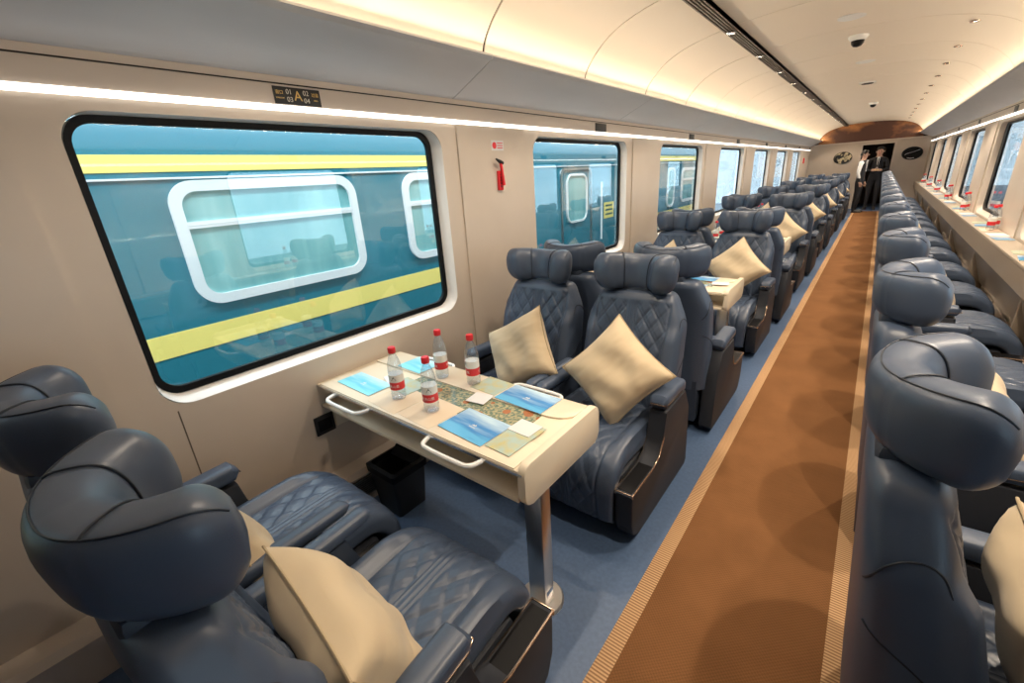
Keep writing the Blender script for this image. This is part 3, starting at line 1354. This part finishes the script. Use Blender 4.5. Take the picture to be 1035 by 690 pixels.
def make_table():
    t = empty('fold_table')
    # origin at wall line x=XL, table centre y
    h = .24
    x1 = 1.265
    MB().prism([(.0, -h), (1.25, -h), (1.25, h), (.0, h)], 2, ZT - .022, ZT - .004, .002).build('tabletop', cream, t)
    MB().box((.0, -h - .004, ZT - .019), (1.25, -h + .001, ZT - .009)).box((.0, h - .001, ZT - .019), (1.25, h + .004, ZT - .009)).build('metal_edge', chrome, t, smooth=False)
    mb = MB()
    mb.prism([(.0, ZT - .13), (1.225, ZT - .13), (1.225, ZT - .115), (.0, ZT - .115)], 1, -h, h, .002)
    mb.build('lower_shelf', cream, t)
    # end panel with rounded lower corners merging into the shelf
    pts = rrect(-h - .004, h + .004, ZT - .135, ZT + .022, .035, 6)
    MB().prism(pts, 0, 1.232, 1.262, .004).build('end_panel', cream, t)
    # two folding leaves with rounded inner corners
    for s_ in (-1, 1):
        yi, yo = .085 * s_, (h - .002) * s_
        ya, yb = min(yi, yo), max(yi, yo)
        pts = [(.03, ya), (1.20, ya), (1.20, yb), (.03, yb)]
        r = .05
        if s_ < 0:
            pts = [(.03, ya), (1.215, ya), (1.215, yb - .0)] + [(1.215 - .07 * math.sin(PI / 2 * i / 6), yb - .0 + .0) for i in range(0)] + [(.03, yb)]
        else:
            pts = [(.03, ya)] + [(1.10 + .115 * math.sin(PI / 2 * i / 8), ya + .07 - .07 * math.cos(PI / 2 * i / 8)) for i in range(9)] + [(1.215, yb), (.03, yb)]
        MB().prism(pts, 2, ZT - .004, ZT + (.001 if s_ < 0 else .004), .001).build('folding_leaf', cream, t)
    MB().box((.40, -.083, ZT - .004), (1.10, .083, ZT + .0002)).build('mosaic_inlay', mosaic, t, smooth=False)
    # handles on both long sides
    for s_ in (-1, 1):
        for xc in (.29, .945):
            pts = []
            w = .135
            y0 = (h + .002) * s_
            dep = .055 * s_
            loop = [(xc - w, y0 - .0), (xc - w + .012, y0 + dep * .72), (xc - w + .035, y0 + dep), (xc + w - .035, y0 + dep), (xc + w - .012, y0 + dep * .72), (xc + w, y0)]
            mb = MB()
            p3 = [Vector((a, b, ZT - .022)) for a, b in loop]
            q3 = [p3[0]]
            for i in range(len(p3) - 1):
                q3 += [p3[i] * .8 + p3[i + 1] * .2, p3[i] * .2 + p3[i + 1] * .8]
            q3.append(p3[-1])
            mb.tube(q3, .0085, 8)
            mb.build('handle', white, t)
    leg = MB().box((1.172, -.150, .012), (1.250, -.090, ZT - .13), .008).build('leg', steel, t)
    MB().lathe([(.0001, 0), (.086, 0), (.086, .008), (.080, .014), (.0001, .014)], c=(1.205, -.112, .0005), n=40).build('foot_disc', steel, t)
    MB().box((1.235, -.140, .04), (1.2515, -.10, .09), .001).build('foot_plate', chrome, leg)
    MB().box((.0, -.20, ZT - .25), (.03, .20, ZT - .13), .004).build('wall_bracket', cream, t)
    reg(t)
    return t


tb = make_table()
for k in range(NG):
    o = tb if k == 0 else copy_tree(tb)
    o.location = (XL + .001, FIRST + PITCH * k, 0)
    tag(o, 'cream fold-out table on one steel leg, %s' % ('nearest the viewer, by the first left window' if k == 0 else '%s from the viewer along the left wall' % tname(k)), 'table', 'cream tables along the left wall')


# ------------------------------------------------------------------ bottles
def make_bottle(text):
    t = empty('water_bottle')
    R = .031
    prof_ = [(.001, .004), (.020, .0), (.028, .003), (R, .012), (R, .035), (.0295, .042), (R, .048), (R, .125), (.0305, .140), (.027, .165), (.020, .190), (.0135, .204), (.0125, .212), (.0125, .216)]
    MB().lathe(prof_, n=28).build('bottle_body', pet, t)
    MB().lathe([(R + .0006, .050), (R + .0006, .085)], n=28).build('red_label', labelred, t)
    MB().lathe([(R + .0006, .085), (R + .0006, .118)], n=28).build('white_label', labelwhite, t)
    if text:
        for s_, sz, zz, mt, a0 in (('农夫山泉', .0145, .067, labelwhite, -90), ('农夫山泉', .0145, .067, labelwhite, 90), ('▲', .024, .102, labeldark, -75), ('▲', .024, .102, labeldark, 105)):
            q = text_mesh('label_print', s_, sz, mt, t, depth=0)
            me = q.data
            for v in me.vertices:
                a = math.radians(a0) + v.co.x / (R + .001)
                v.co = Vector(((R + .0012) * math.cos(a), (R + .0012) * math.sin(a), zz + v.co.y))
    MB().lathe([(.0155, .212), (.0163, .215), (.0163, .233), (.0145, .237), (.0001, .237)], n=24).build('cap', redm, t)
    reg(t)
    return t


b0 = make_bottle(True)
b1 = make_bottle(False)
bu = [0]


def place_bottle(x, y, z, rz, label, group, plain=True):
    if plain:
        o = b1 if bu[0] == 0 else copy_tree(b1)
        bu[0] += 1
    else:
        o = copy_tree(b0) if b0.get('label') else b0
    o.location = (x, y, z)
    o.rotation_euler = (0, 0, rz)
    tag(o, label, 'bottle', group)


zt = ZT + .0045
for (x, y, r, l) in ((-1.48, .993, .3, 'clear water bottle with red cap on the first table, front left of four'),
                     (-1.267, .993, .5, 'clear water bottle with red cap on the first table, nearest the viewer of four'),
                     (-1.468, 1.24, -.6, 'clear water bottle with red cap on the first table, at the back by the window'),
                     (-1.287, 1.265, -.6, 'clear water bottle with red cap on the first table, back right of four')):
    place_bottle(x, y, zt if y > 1.115 else ZT + .0015, r, l, 'water bottles on the first table', False)
for k in range(1, NG):
    for (dx_, dy_) in ((-1.48, -.12), (-1.267, -.12), (-1.468, .125), (-1.287, .13)):
        place_bottle(dx_, FIRST + PITCH * k + dy_, ZT + (.0045 if dy_ > 0 else .0015), random.uniform(0, 6), 'water bottle with red cap on the %s left table, %s' % (tname(k), {(-1.48, -.12): 'near side by window', (-1.267, -.12): 'near side by aisle', (-1.468, .125): 'far side by window', (-1.287, .13): 'far side by aisle'}[(dx_, dy_)]), 'water bottles on the %s left table' % tname(k))


# ------------------------------------------------------------------ paper goods
def slab(name, w, d, h, mt, loc, rz, label, cat, group=None, pages=paper, motif=None):
    t = empty(name, loc, rz)
    if h > .002:
        MB().box((-w / 2 + .001, -d / 2 + .001, 0), (w / 2 - .001, d / 2 - .001, h - .0006)).build('pages', pages, t, smooth=False)
        MB().box((-w / 2, -d / 2, h - .0006), (w / 2, d / 2, h)).build('cover', mt, t, smooth=False)
    else:
        MB().box((-w / 2, -d / 2, 0), (w / 2, d / 2, h)).build('sheet', mt, t, smooth=False)
    if motif:
        motif(t, h, w, d)
    tag(t, label, cat, group)
    return t


def bird(t, h, w, d):
    mb = MB()
    mb.prism([(-.012, -.001), (-.004, .006), (.0, .0015), (.006, .008), (.012, .002), (.004, -.003)], 2, h, h + .0003)
    mb.box((-.016, -.014, h), (.016, -.011, h + .0003))
    mb.build('emblem', paper, t, smooth=False)


lt, ln_ = ZT + .0015, ZT + .0045
slab('booklet', .235, .165, .004, bluebook, (-1.035, .995, lt), rd(-4), 'blue booklet with a white bird emblem on the near aisle side of the first table', 'booklet', motif=bird)
slab('booklet', .245, .145, .004, bluebook, (-.99, 1.272, ln_), rd(-3), 'blue booklet with a pale border on the far aisle side of the first table', 'booklet', motif=bird)
slab('booklet', .27, .13, .004, cyanbook, (-1.745, .995, lt), rd(-2), 'cyan booklet near the window on the near side of the first table', 'booklet', motif=bird)
slab('booklet', .18, .14, .004, cyanbook, (-1.68, 1.275, ln_), rd(-3), 'pale cyan booklet near the window on the far side of the first table', 'booklet')
slab('leaflet', .115, .205, .0015, leafm, (-.855, 1.02, lt + .002), rd(-3), 'yellow and green map leaflet beside the blue booklet on the first table', 'leaflet')
slab('card', .10, .085, .0015, paper, (-.862, 1.083, lt + .0045), rd(-3), 'white card lying over the top of the map leaflet on the first table', 'card')
slab('card', .09, .085, .0015, paper, (-1.165, 1.17, ln_ + .001), rd(8), 'white card with a dark back lying between the bottles and blue booklet', 'card')
slab('card', .10, .075, .0015, paper, (-1.66, 1.10, ln_ + .001), rd(-22), 'white card with dark shadow lying near the window between cyan booklets', 'card')
slab('leaflet', .16, .12, .0015, leafm, (-1.545, 1.085, lt + .001), rd(-5), 'pale printed leaflet behind the front left bottle on the first table', 'leaflet')
slab('paper_mat', .20, .185, .0008, pinkcard, (-1.475, .985, ZT + .0012), rd(-4), 'cream paper mat under the front left bottle on the first table', 'mat')
slab('paper_mat', .20, .185, .0008, pinkcard, (-1.265, .985, ZT + .0012), rd(-4), 'cream paper mat under the bottle nearest the viewer on the first table', 'mat')
slab('leaflet', .15, .13, .001, leafm, (-1.20, 1.29, ln_), rd(-3), 'green map leaflet beside the back right bottle on the first table', 'leaflet')
for k in range(1, NG):
    yc = FIRST + PITCH * k
    for (x, y, mt, nm_) in ((-1.02, -.12, bluebook, 'near aisle'), (-1.0, .15, bluebook, 'far aisle'), (-1.73, -.12, cyanbook, 'near window'), (-1.69, .15, cyanbook, 'far window')):
        slab('booklet', .23, .15, .004, mt, (x, yc + y, ZT + (.0015 if y < 0 else .0045)), rd(-3), 'blue booklet on the %s corner of the %s left table' % (nm_, tname(k)), 'booklet')
    slab('card', .12, .10, .0015, paper, (-.83, yc + .02, ZT + .0065), rd(10), 'white card on the %s left table near the aisle' % tname(k), 'card')

# ------------------------------------------------------------------ trash bin
t = empty('waste_bin', (-1.68, 1.045, 0))


def bin_ring(hx, hy, z, r=.015):
    return [(p[0], p[1], z) for p in rrect(-hx, hx, -hy, hy, r, 4)]


MB().grid([bin_ring(.085, .085, .002), bin_ring(.105, .10, .235), bin_ring(.098, .093, .235), bin_ring(.08, .08, .01)]).build('bin_body', blackp, t)
MB().grid([bin_ring(.112, .107, .225), bin_ring(.114, .109, .262), bin_ring(.095, .09, .268), bin_ring(.092, .087, .24)], cap=False).build('rim', black, t)
MB().box((-.10, .03, .262), (.09, .11, .275), .004, rot=Matrix.Rotation(rd(35), 3, 'X')).build('lid', black, t)
tag(t, 'black square waste bin on the floor under the first table', 'waste bin')

# ================================================================== RIGHT COUNTER
t = empty('window_counter', (0, 0, 0))
CX0 = .865
MB().box((CX0, Y0 + .05, .772), (XR - .013, Y1 - .02, .798), .004).build('countertop', counterm, t)
MB().prism([(CX0 + .002, .772), (CX0 + .002, .62), (CX0 + .05, .60), (CX0 + .065, .61), (CX0 + .02, .64), (CX0 + .02, .772)], 1, Y0 + .05, Y1 - .02).build('fascia', fascia, t)
mb = MB()
mb.prism([(CX0 + .03, .60), (CX0 + .13, .28), (XR - .013, .22), (XR - .013, .60)], 1, Y0 + .05, Y1 - .02)
mb.build('lower_panel', fascia, t)
for k in range(9):
    y = .2 + 2.1 * k
    MB().box((CX0 + .04, y, .19), (XR - .013, y + .04, .62), .004).build('bracket', fascia, t)
g = MB()
tag(t, 'long beige window counter running along the right wall', 'counter')
for k in range(8):
    y = 2.22 + 2.08 * k
    for j, (dx_, dy_) in enumerate(((.945, 0), (.985, .10))):
        place_bottle(dx_, y + dy_, .7985, random.uniform(0, 6), 'red-capped water bottle, the %s one of the %s pair on the right counter' % (('nearer', 'farther')[j], ordn[k]), 'pairs of water bottles on the right counter')
    slab('booklet', .12, .20, .004, bluebook, (.945, y - .62, .7985), rd(6), 'blue booklet on the right counter, before the %s pair of bottles' % ordn[k], 'booklet')
    slab('booklet', .12, .20, .004, bluebook, (.945, y + .42, .7985), rd(-6), 'blue booklet on the right counter, past the %s pair of bottles' % ordn[k], 'booklet')
    slab('card', .13, .22, .0015, paper, (.955, y - .34, .7985), rd(4), 'white card on the right counter, before the %s pair of bottles' % ordn[k], 'card')
    slab('leaflet', .12, .18, .0015, leafm, (.955, y + .70, .7985), rd(-3), 'green leaflet on the right counter, past the %s pair of bottles' % ordn[k], 'leaflet')
    slab('paper_mat', .13, .24, .001, pinkcard, (.950, y + .05, .7975 + .0006), rd(0), 'cream paper mat under the %s pair of bottles on the right counter' % ordn[k], 'mat')

# ================================================================== END WALL ART
for (x, mt, l, nm_) in ((-1.03, shellart, 'oval dark and gold shell picture on the end wall left of the door', 'a'), (.665, black, 'oval black picture with a white curve on the end wall right of the door', 'b')):
    t = empty('oval_picture', (x, Y1, 1.585))
    n = 40
    vs = []
    rx, rz_ = .245, .185
    o1 = [(rx * math.cos(2 * PI * i / n), rz_ * math.sin(2 * PI * i / n)) for i in range(n)]
    o2 = [(p[0] * .93, p[1] * .93) for p in o1]
    frame_ring(MB(), o1, o2, 1, -.025, 0).build('frame', blackp, t)
    MB().prism(o2, 1, -.015, -.002).build('picture', mt, t, smooth=False)
    if nm_ == 'b':
        MB().tube([(-.17, -.017, -.03), (-.08, -.017, .015), (.02, -.017, .04), (.16, -.017, .09)], .005, 6).build('white_curve', white, t)
        MB().tube([(-.10, -.017, -.125), (-.02, -.017, -.14), (.06, -.017, -.13)], .009, 6).build('white_curve', white, t)
    tag(t, l, 'picture')


# ================================================================== PEOPLE
def skin_body(name, J, E, mats_fn, parent, mats):
    """J: dict name -> (pos, radius)"""
    keys = list(J)
    me = bpy.data.meshes.new(name)
    me.from_pydata([J[k][0] for k in keys], [(keys.index(a), keys.index(b)) for a, b in E], [])
    o = bpy.data.objects.new(name, me)
    COL.objects.link(o)
    sk = o.modifiers.new('skin', 'SKIN')
    sk.use_smooth_shade = True
    for i, k in enumerate(keys):
        r = J[k][1]
        v = me.skin_vertices[0].data[i]
        v.radius = (r, r) if not isinstance(r, tuple) else r
        v.use_root = (k == 'pelvis')
    ss = o.modifiers.new('sub', 'SUBSURF')
    ss.levels = 2
    ss.render_levels = 2
    bpy.context.view_layer.update()
    dg = bpy.context.evaluated_depsgraph_get()
    m2 = bpy.data.meshes.new_from_object(o.evaluated_get(dg))
    bpy.data.objects.remove(o)
    m2.materials.clear()
    for q in mats:
        m2.materials.append(q)
    for p in m2.polygons:
        p.material_index = mats_fn(p.center)
        p.use_smooth = True
    r = bpy.data.objects.new(name, m2)
    COL.objects.link(r)
    r.parent = parent
    return r


def person(loc, rz, label, top=suit, legs=suit, hands='front', item=None, sc=1.0, white_arm=False, walk=0.0):
    t = empty('person', loc, rz)
    t.scale = (sc, sc, sc)
    H_ = {}
    J = {
        'pelvis': ((0, 0, .95), (.145, .105)), 'belly': ((0, .01, 1.10), (.135, .10)), 'chest': ((0, 0, 1.30), (.165, .11)), 'collar': ((0, -.01, 1.44), (.11, .08)),
        'neck': ((0, 0, 1.52), .052), 'jaw': ((0, .02, 1.585), .068), 'head': ((0, .012, 1.66), .088), 'crown': ((0, 0, 1.73), .062)}
    E_ = [('pelvis', 'belly'), ('belly', 'chest'), ('chest', 'collar'), ('collar', 'neck'), ('neck', 'jaw'), ('jaw', 'head'), ('head', 'crown')]
    for s_, n_ in ((-1, 'l'), (1, 'r')):
        st = walk * s_
        J['hip' + n_] = ((s_ * .09, 0, .88), .098)
        J['knee' + n_] = ((s_ * .10, .02 + st * .5, .48), .062)
        J['ankle' + n_] = ((s_ * .105, -.01 + st, .09), .045)
        J['heel' + n_] = ((s_ * .105, .02 + st, .045), .045)
        J['toe' + n_] = ((s_ * .12, .16 + st, .035), .035)
        E_ += [('pelvis', 'hip' + n_), ('hip' + n_, 'knee' + n_), ('knee' + n_, 'ankle' + n_), ('ankle' + n_, 'heel' + n_), ('heel' + n_, 'toe' + n_)]
        J['sh' + n_] = ((s_ * .185, -.005, 1.42), .062)
        if hands == 'front':
            el = (s_ * .25, .02, 1.15)
            wr = (s_ * .09, .24, 1.13)
            hd_ = (s_ * .035, .28, 1.14)
        else:
            el = (s_ * .25, -.02, 1.14)
            wr = (s_ * .25, .06, .90)
            hd_ = (s_ * .245, .08, .82)
        J['el' + n_] = (el, .047)
        J['wr' + n_] = (wr, .034)
        J['hand' + n_] = (hd_, .036)
        E_ += [('collar', 'sh' + n_), ('sh' + n_, 'el' + n_), ('el' + n_, 'wr' + n_), ('wr' + n_, 'hand' + n_)]
        fdir = (Vector(hd_) - Vector(wr)).normalized()
        side = Vector((0, 0, 1)) if hands == 'front' else Vector((0, 1, 0))
        for f in range(4):
            base = Vector(hd_) + side * (.024 - .016 * f) + fdir * .022
            mid = base + fdir * .032
            tip = mid + (fdir * .6 + Vector((0, -.0, -.3)) + Vector((-s_ * .4, 0, 0))) * (.026 - .003 * abs(f - 1))
            J['f%d%s' % (f, n_)] = (tuple(base), .010)
            J['g%d%s' % (f, n_)] = (tuple(mid), .009)
            J['h%d%s' % (f, n_)] = (tuple(tip), .007)
            E_ += [('hand' + n_, 'f%d%s' % (f, n_)), ('f%d%s' % (f, n_), 'g%d%s' % (f, n_)), ('g%d%s' % (f, n_), 'h%d%s' % (f, n_))]
        th = Vector(hd_) + side * .035
        th2 = th + side * .022 + fdir * .02
        J['t' + n_] = (tuple(th), .011)
        J['u' + n_] = (tuple(th2), .009)
        E_ += [('wr' + n_, 't' + n_), ('t' + n_, 'u' + n_)]

    def mf(c):
        if c.z > 1.50:
            return 0
        if hands == 'front' and c.y > .235 and 1.05 < c.z < 1.25:
            return 0
        if hands != 'front' and c.z < .89 and abs(c.x) > .20:
            return 0
        if white_arm and abs(c.x) > .15 and c.z > 1.0:
            return 3
        if c.z > .93 or (hands != 'front' and abs(c.x) > .2 and c.z > .88):
            return 1
        return 2
    body = skin_body('body', J, E_, mf, t, [skin, top, legs, shirt])
    # hair cap
    rows = []
    for i in range(9):
        a = PI * .5 * i / 8
        rows.append([(.094 * math.sin(a) * math.cos(w), -.006 + .099 * math.sin(a) * math.sin(w), 1.672 + .118 * math.cos(a) - (.045 if math.sin(w) < .2 else -.045) * math.sin(a)**2) for w in [2 * PI * j / 20 for j in range(20)]])
    MB().grid(rows[::-1]).build('hair', hair, t)
    # face details
    MB().tube([(0, .100, 1.665), (0, .118, 1.632), (0, .102, 1.622)], [.007, .012, .008], 8).build('nose', skin, t)
    for s_ in (-1, 1):
        MB().lathe([(.0001, -.006), (.010, -.003), (.011, .0), (.010, .003), (.0001, .006)], c=(s_ * .034, .094, 1.668), n=10).build('eye', blackp, t)
        MB().lathe([(.0001, -.028), (.012, -.015), (.014, .01), (.0001, .028)], c=(s_ * .092, .0, 1.645), n=10).build('ear', skin, t)
    MB().box((-.022, .092, 1.600), (.022, .100, 1.606), .002).build('mouth', redm, t)
    if top == suit:
        MB().prism([(-.035, 1.50), (.035, 1.50), (.012, 1.18), (-.012, 1.18)], 1, .085, .118, .004).build('shirt_front', shirt, t)
        MB().prism([(-.012, 1.47), (.012, 1.47), (.016, 1.24), (0, 1.20), (-.016, 1.24)], 1, .116, .124, .002).build('tie', suit, t)
    for s_ in (-1, 1):
        MB().grid([[(s_ * .112 + .048 * w_ * math.cos(q), .075 + walk * s_ + .125 * w_ * math.sin(q), z_) for q in [2 * PI * j / 16 for j in range(16)]] for z_, w_ in ((.0, 1.0), (.035, .98), (.065, .75), (.085, .45))]).build('shoe', blackp, t)
    tag(t, label, 'person')
    if item:
        o = MB().box((-.05, -.02, -.012), (.05, .02, .014), .01).build('snack_packet', yellow)
        o.location = Vector(loc) + Matrix.Rotation(rz, 3, 'Z') @ Vector((0, .30, 1.145)) * sc
        tag(o, 'small yellow packet held in the hands of the man in the doorway', 'packet')
    return t


person((-.10, 18.35, 0), PI, 'man in a black suit and white shirt standing in the end doorway, hands together', item=True, sc=1.03)
person((-.44, 17.3, 0), rd(-100), 'person with black hair in dark clothes and a white sleeve, standing at the aisle end', hands='side', sc=.99, white_arm=True)

# ================================================================== OUTSIDE
# neighbouring train to the left
TX = -3.55
t = empty('passenger_train', (TX, 0, -1.2))
zb = 1.2
mb = MB()
TY0, TY1 = -9.0, 12.6
prof_t = [(0, .0), (0, 3.0), (-.10, 3.35), (-.45, 3.75), (-1.2, 3.95), (-1.9, 3.75), (-2.3, 3.35), (-2.4, 3.0), (-2.4, 0)]
mb.prism(prof_t, 1, TY0, TY1)
mb.build('car_body', teal, t)
for (z0, z1, nm_, segs) in ((1.745, 1.845, 'yellow_stripe', ((TY0, 4.75), (8.9, TY1))), (.575, .735, 'yellow_stripe', ((TY0, 4.75), (8.9, TY1)))):
    g = MB()
    for (a, b) in segs:
        g.box((-.01, a, z0 + zb), (.004, b, z1 + zb), .001)
    g.build(nm_, yellow, t, smooth=False)
MB().box((-.01, TY0, 1.70 + zb), (.012, TY1, 1.712 + zb), .001).build('rain_gutter', white, t)


def train_window(a, b, z0, z1, fr=.062, bar=True):
    o1 = rrect(a, b, z0 + zb, z1 + zb, min(.16, (b - a) * .35))
    o2 = rrect(a + fr, b - fr, z0 + fr + zb, z1 - fr + zb, min(.10, (b - a) * .22))
    w = frame_ring(MB(), o1, o2, 0, -.005, .025)
    if bar:
        zz = z0 + (z1 - z0) * .66 + zb
        w.box((-.004, a + fr - .005, zz - .022), (.022, b - fr + .005, zz + .022))
        w.box((.022, a + fr, zz - .002), (.024, b - fr, zz + .002))
    w = w.build('window_frame', white, t)
    MB().box((-.004, a + fr * .7, z0 + fr * .7 + zb), (.006, b - fr * .7, z1 - fr * .7 + zb)).build('pane', shadeglass, w, smooth=False)


wins_t = [(-8.4 + 1.87 * k, -8.4 + 1.87 * k + 1.30) for k in range(20)]
sh_ = .93 - (-8.4 + 1.87 * 5)
for (a, b) in wins_t:
    a += sh_
    b += sh_
    if b < 4.6:
        train_window(a - .01, b + .05, .865, 1.69, .068)
train_window(9.85, 10.3, .80, 1.62, .05, False)
train_window(10.75, 12.0, .85, 1.60)
# dark door recess seen through the second window
dg_ = frame_ring(MB(), rrect(5.6, 6.5, -.1 + zb, 1.68 + zb, .10), rrect(5.63, 6.47, -.07 + zb, 1.65 + zb, .09), 0, 0, .02).build('door_frame', steel, t)
train_window(5.75, 6.35, .9, 1.6, .03, False)
MB().tube([(.06, 6.75, .55 + zb), (.06, 6.75, 1.45 + zb)], .016, 8).build('grab_rail', white, t)
MB().box((.002, 6.95, .86 + zb), (.006, 7.3, 1.12 + zb)).build('notice', yellow, t, smooth=False)
g = MB()
for i in range(3):
    g.box((.006, 6.99, 1.08 - i * .07 + zb), (.007, 7.26, 1.05 - i * .07 + zb))
g.build('notice_print', labeldark, t, smooth=False)
tag(t, 'dark teal passenger train with yellow stripes and white framed windows outside on the left', 'train')

# platform on the right side, columns and two people there (seen through and mirrored in the glass)
struct(MB().box((XR + .25, -12, -.25), (XR + 9, 32, -.10)).build('ground', platform, smooth=False))
struct(MB().box((XL - 20, -30, -1.4), (XR + .25, 40, -1.2)).build('ground_track', platform, smooth=False))
struct(MB().box((XR + .35, -14, 3.5), (XR + 11, 34, 3.62)).build('ceiling_sky_block', platform, smooth=False))  # unseen roof, added to hold sky light off the right side
for k in range(5):
    t = empty('platform_column', (4.2, -4 + 6.0 * k, -.1))
    MB().lathe([(.28, 0), (.28, .10), (.22, .16), (.22, 3.59)], n=24).build('shaft', white, t)
    MB().lathe([(.36, 0), (.36, .05), (.0001, .05)], n=24).build('base_ring', steel, t)
    tag(t, 'round white column on the platform outside the right windows', 'column', 'platform columns outside')
person((3.1, .75, -.10), rd(160), 'person in dark blue standing on the platform outside the right windows', top=bluecloth, legs=bluecloth, hands='side')
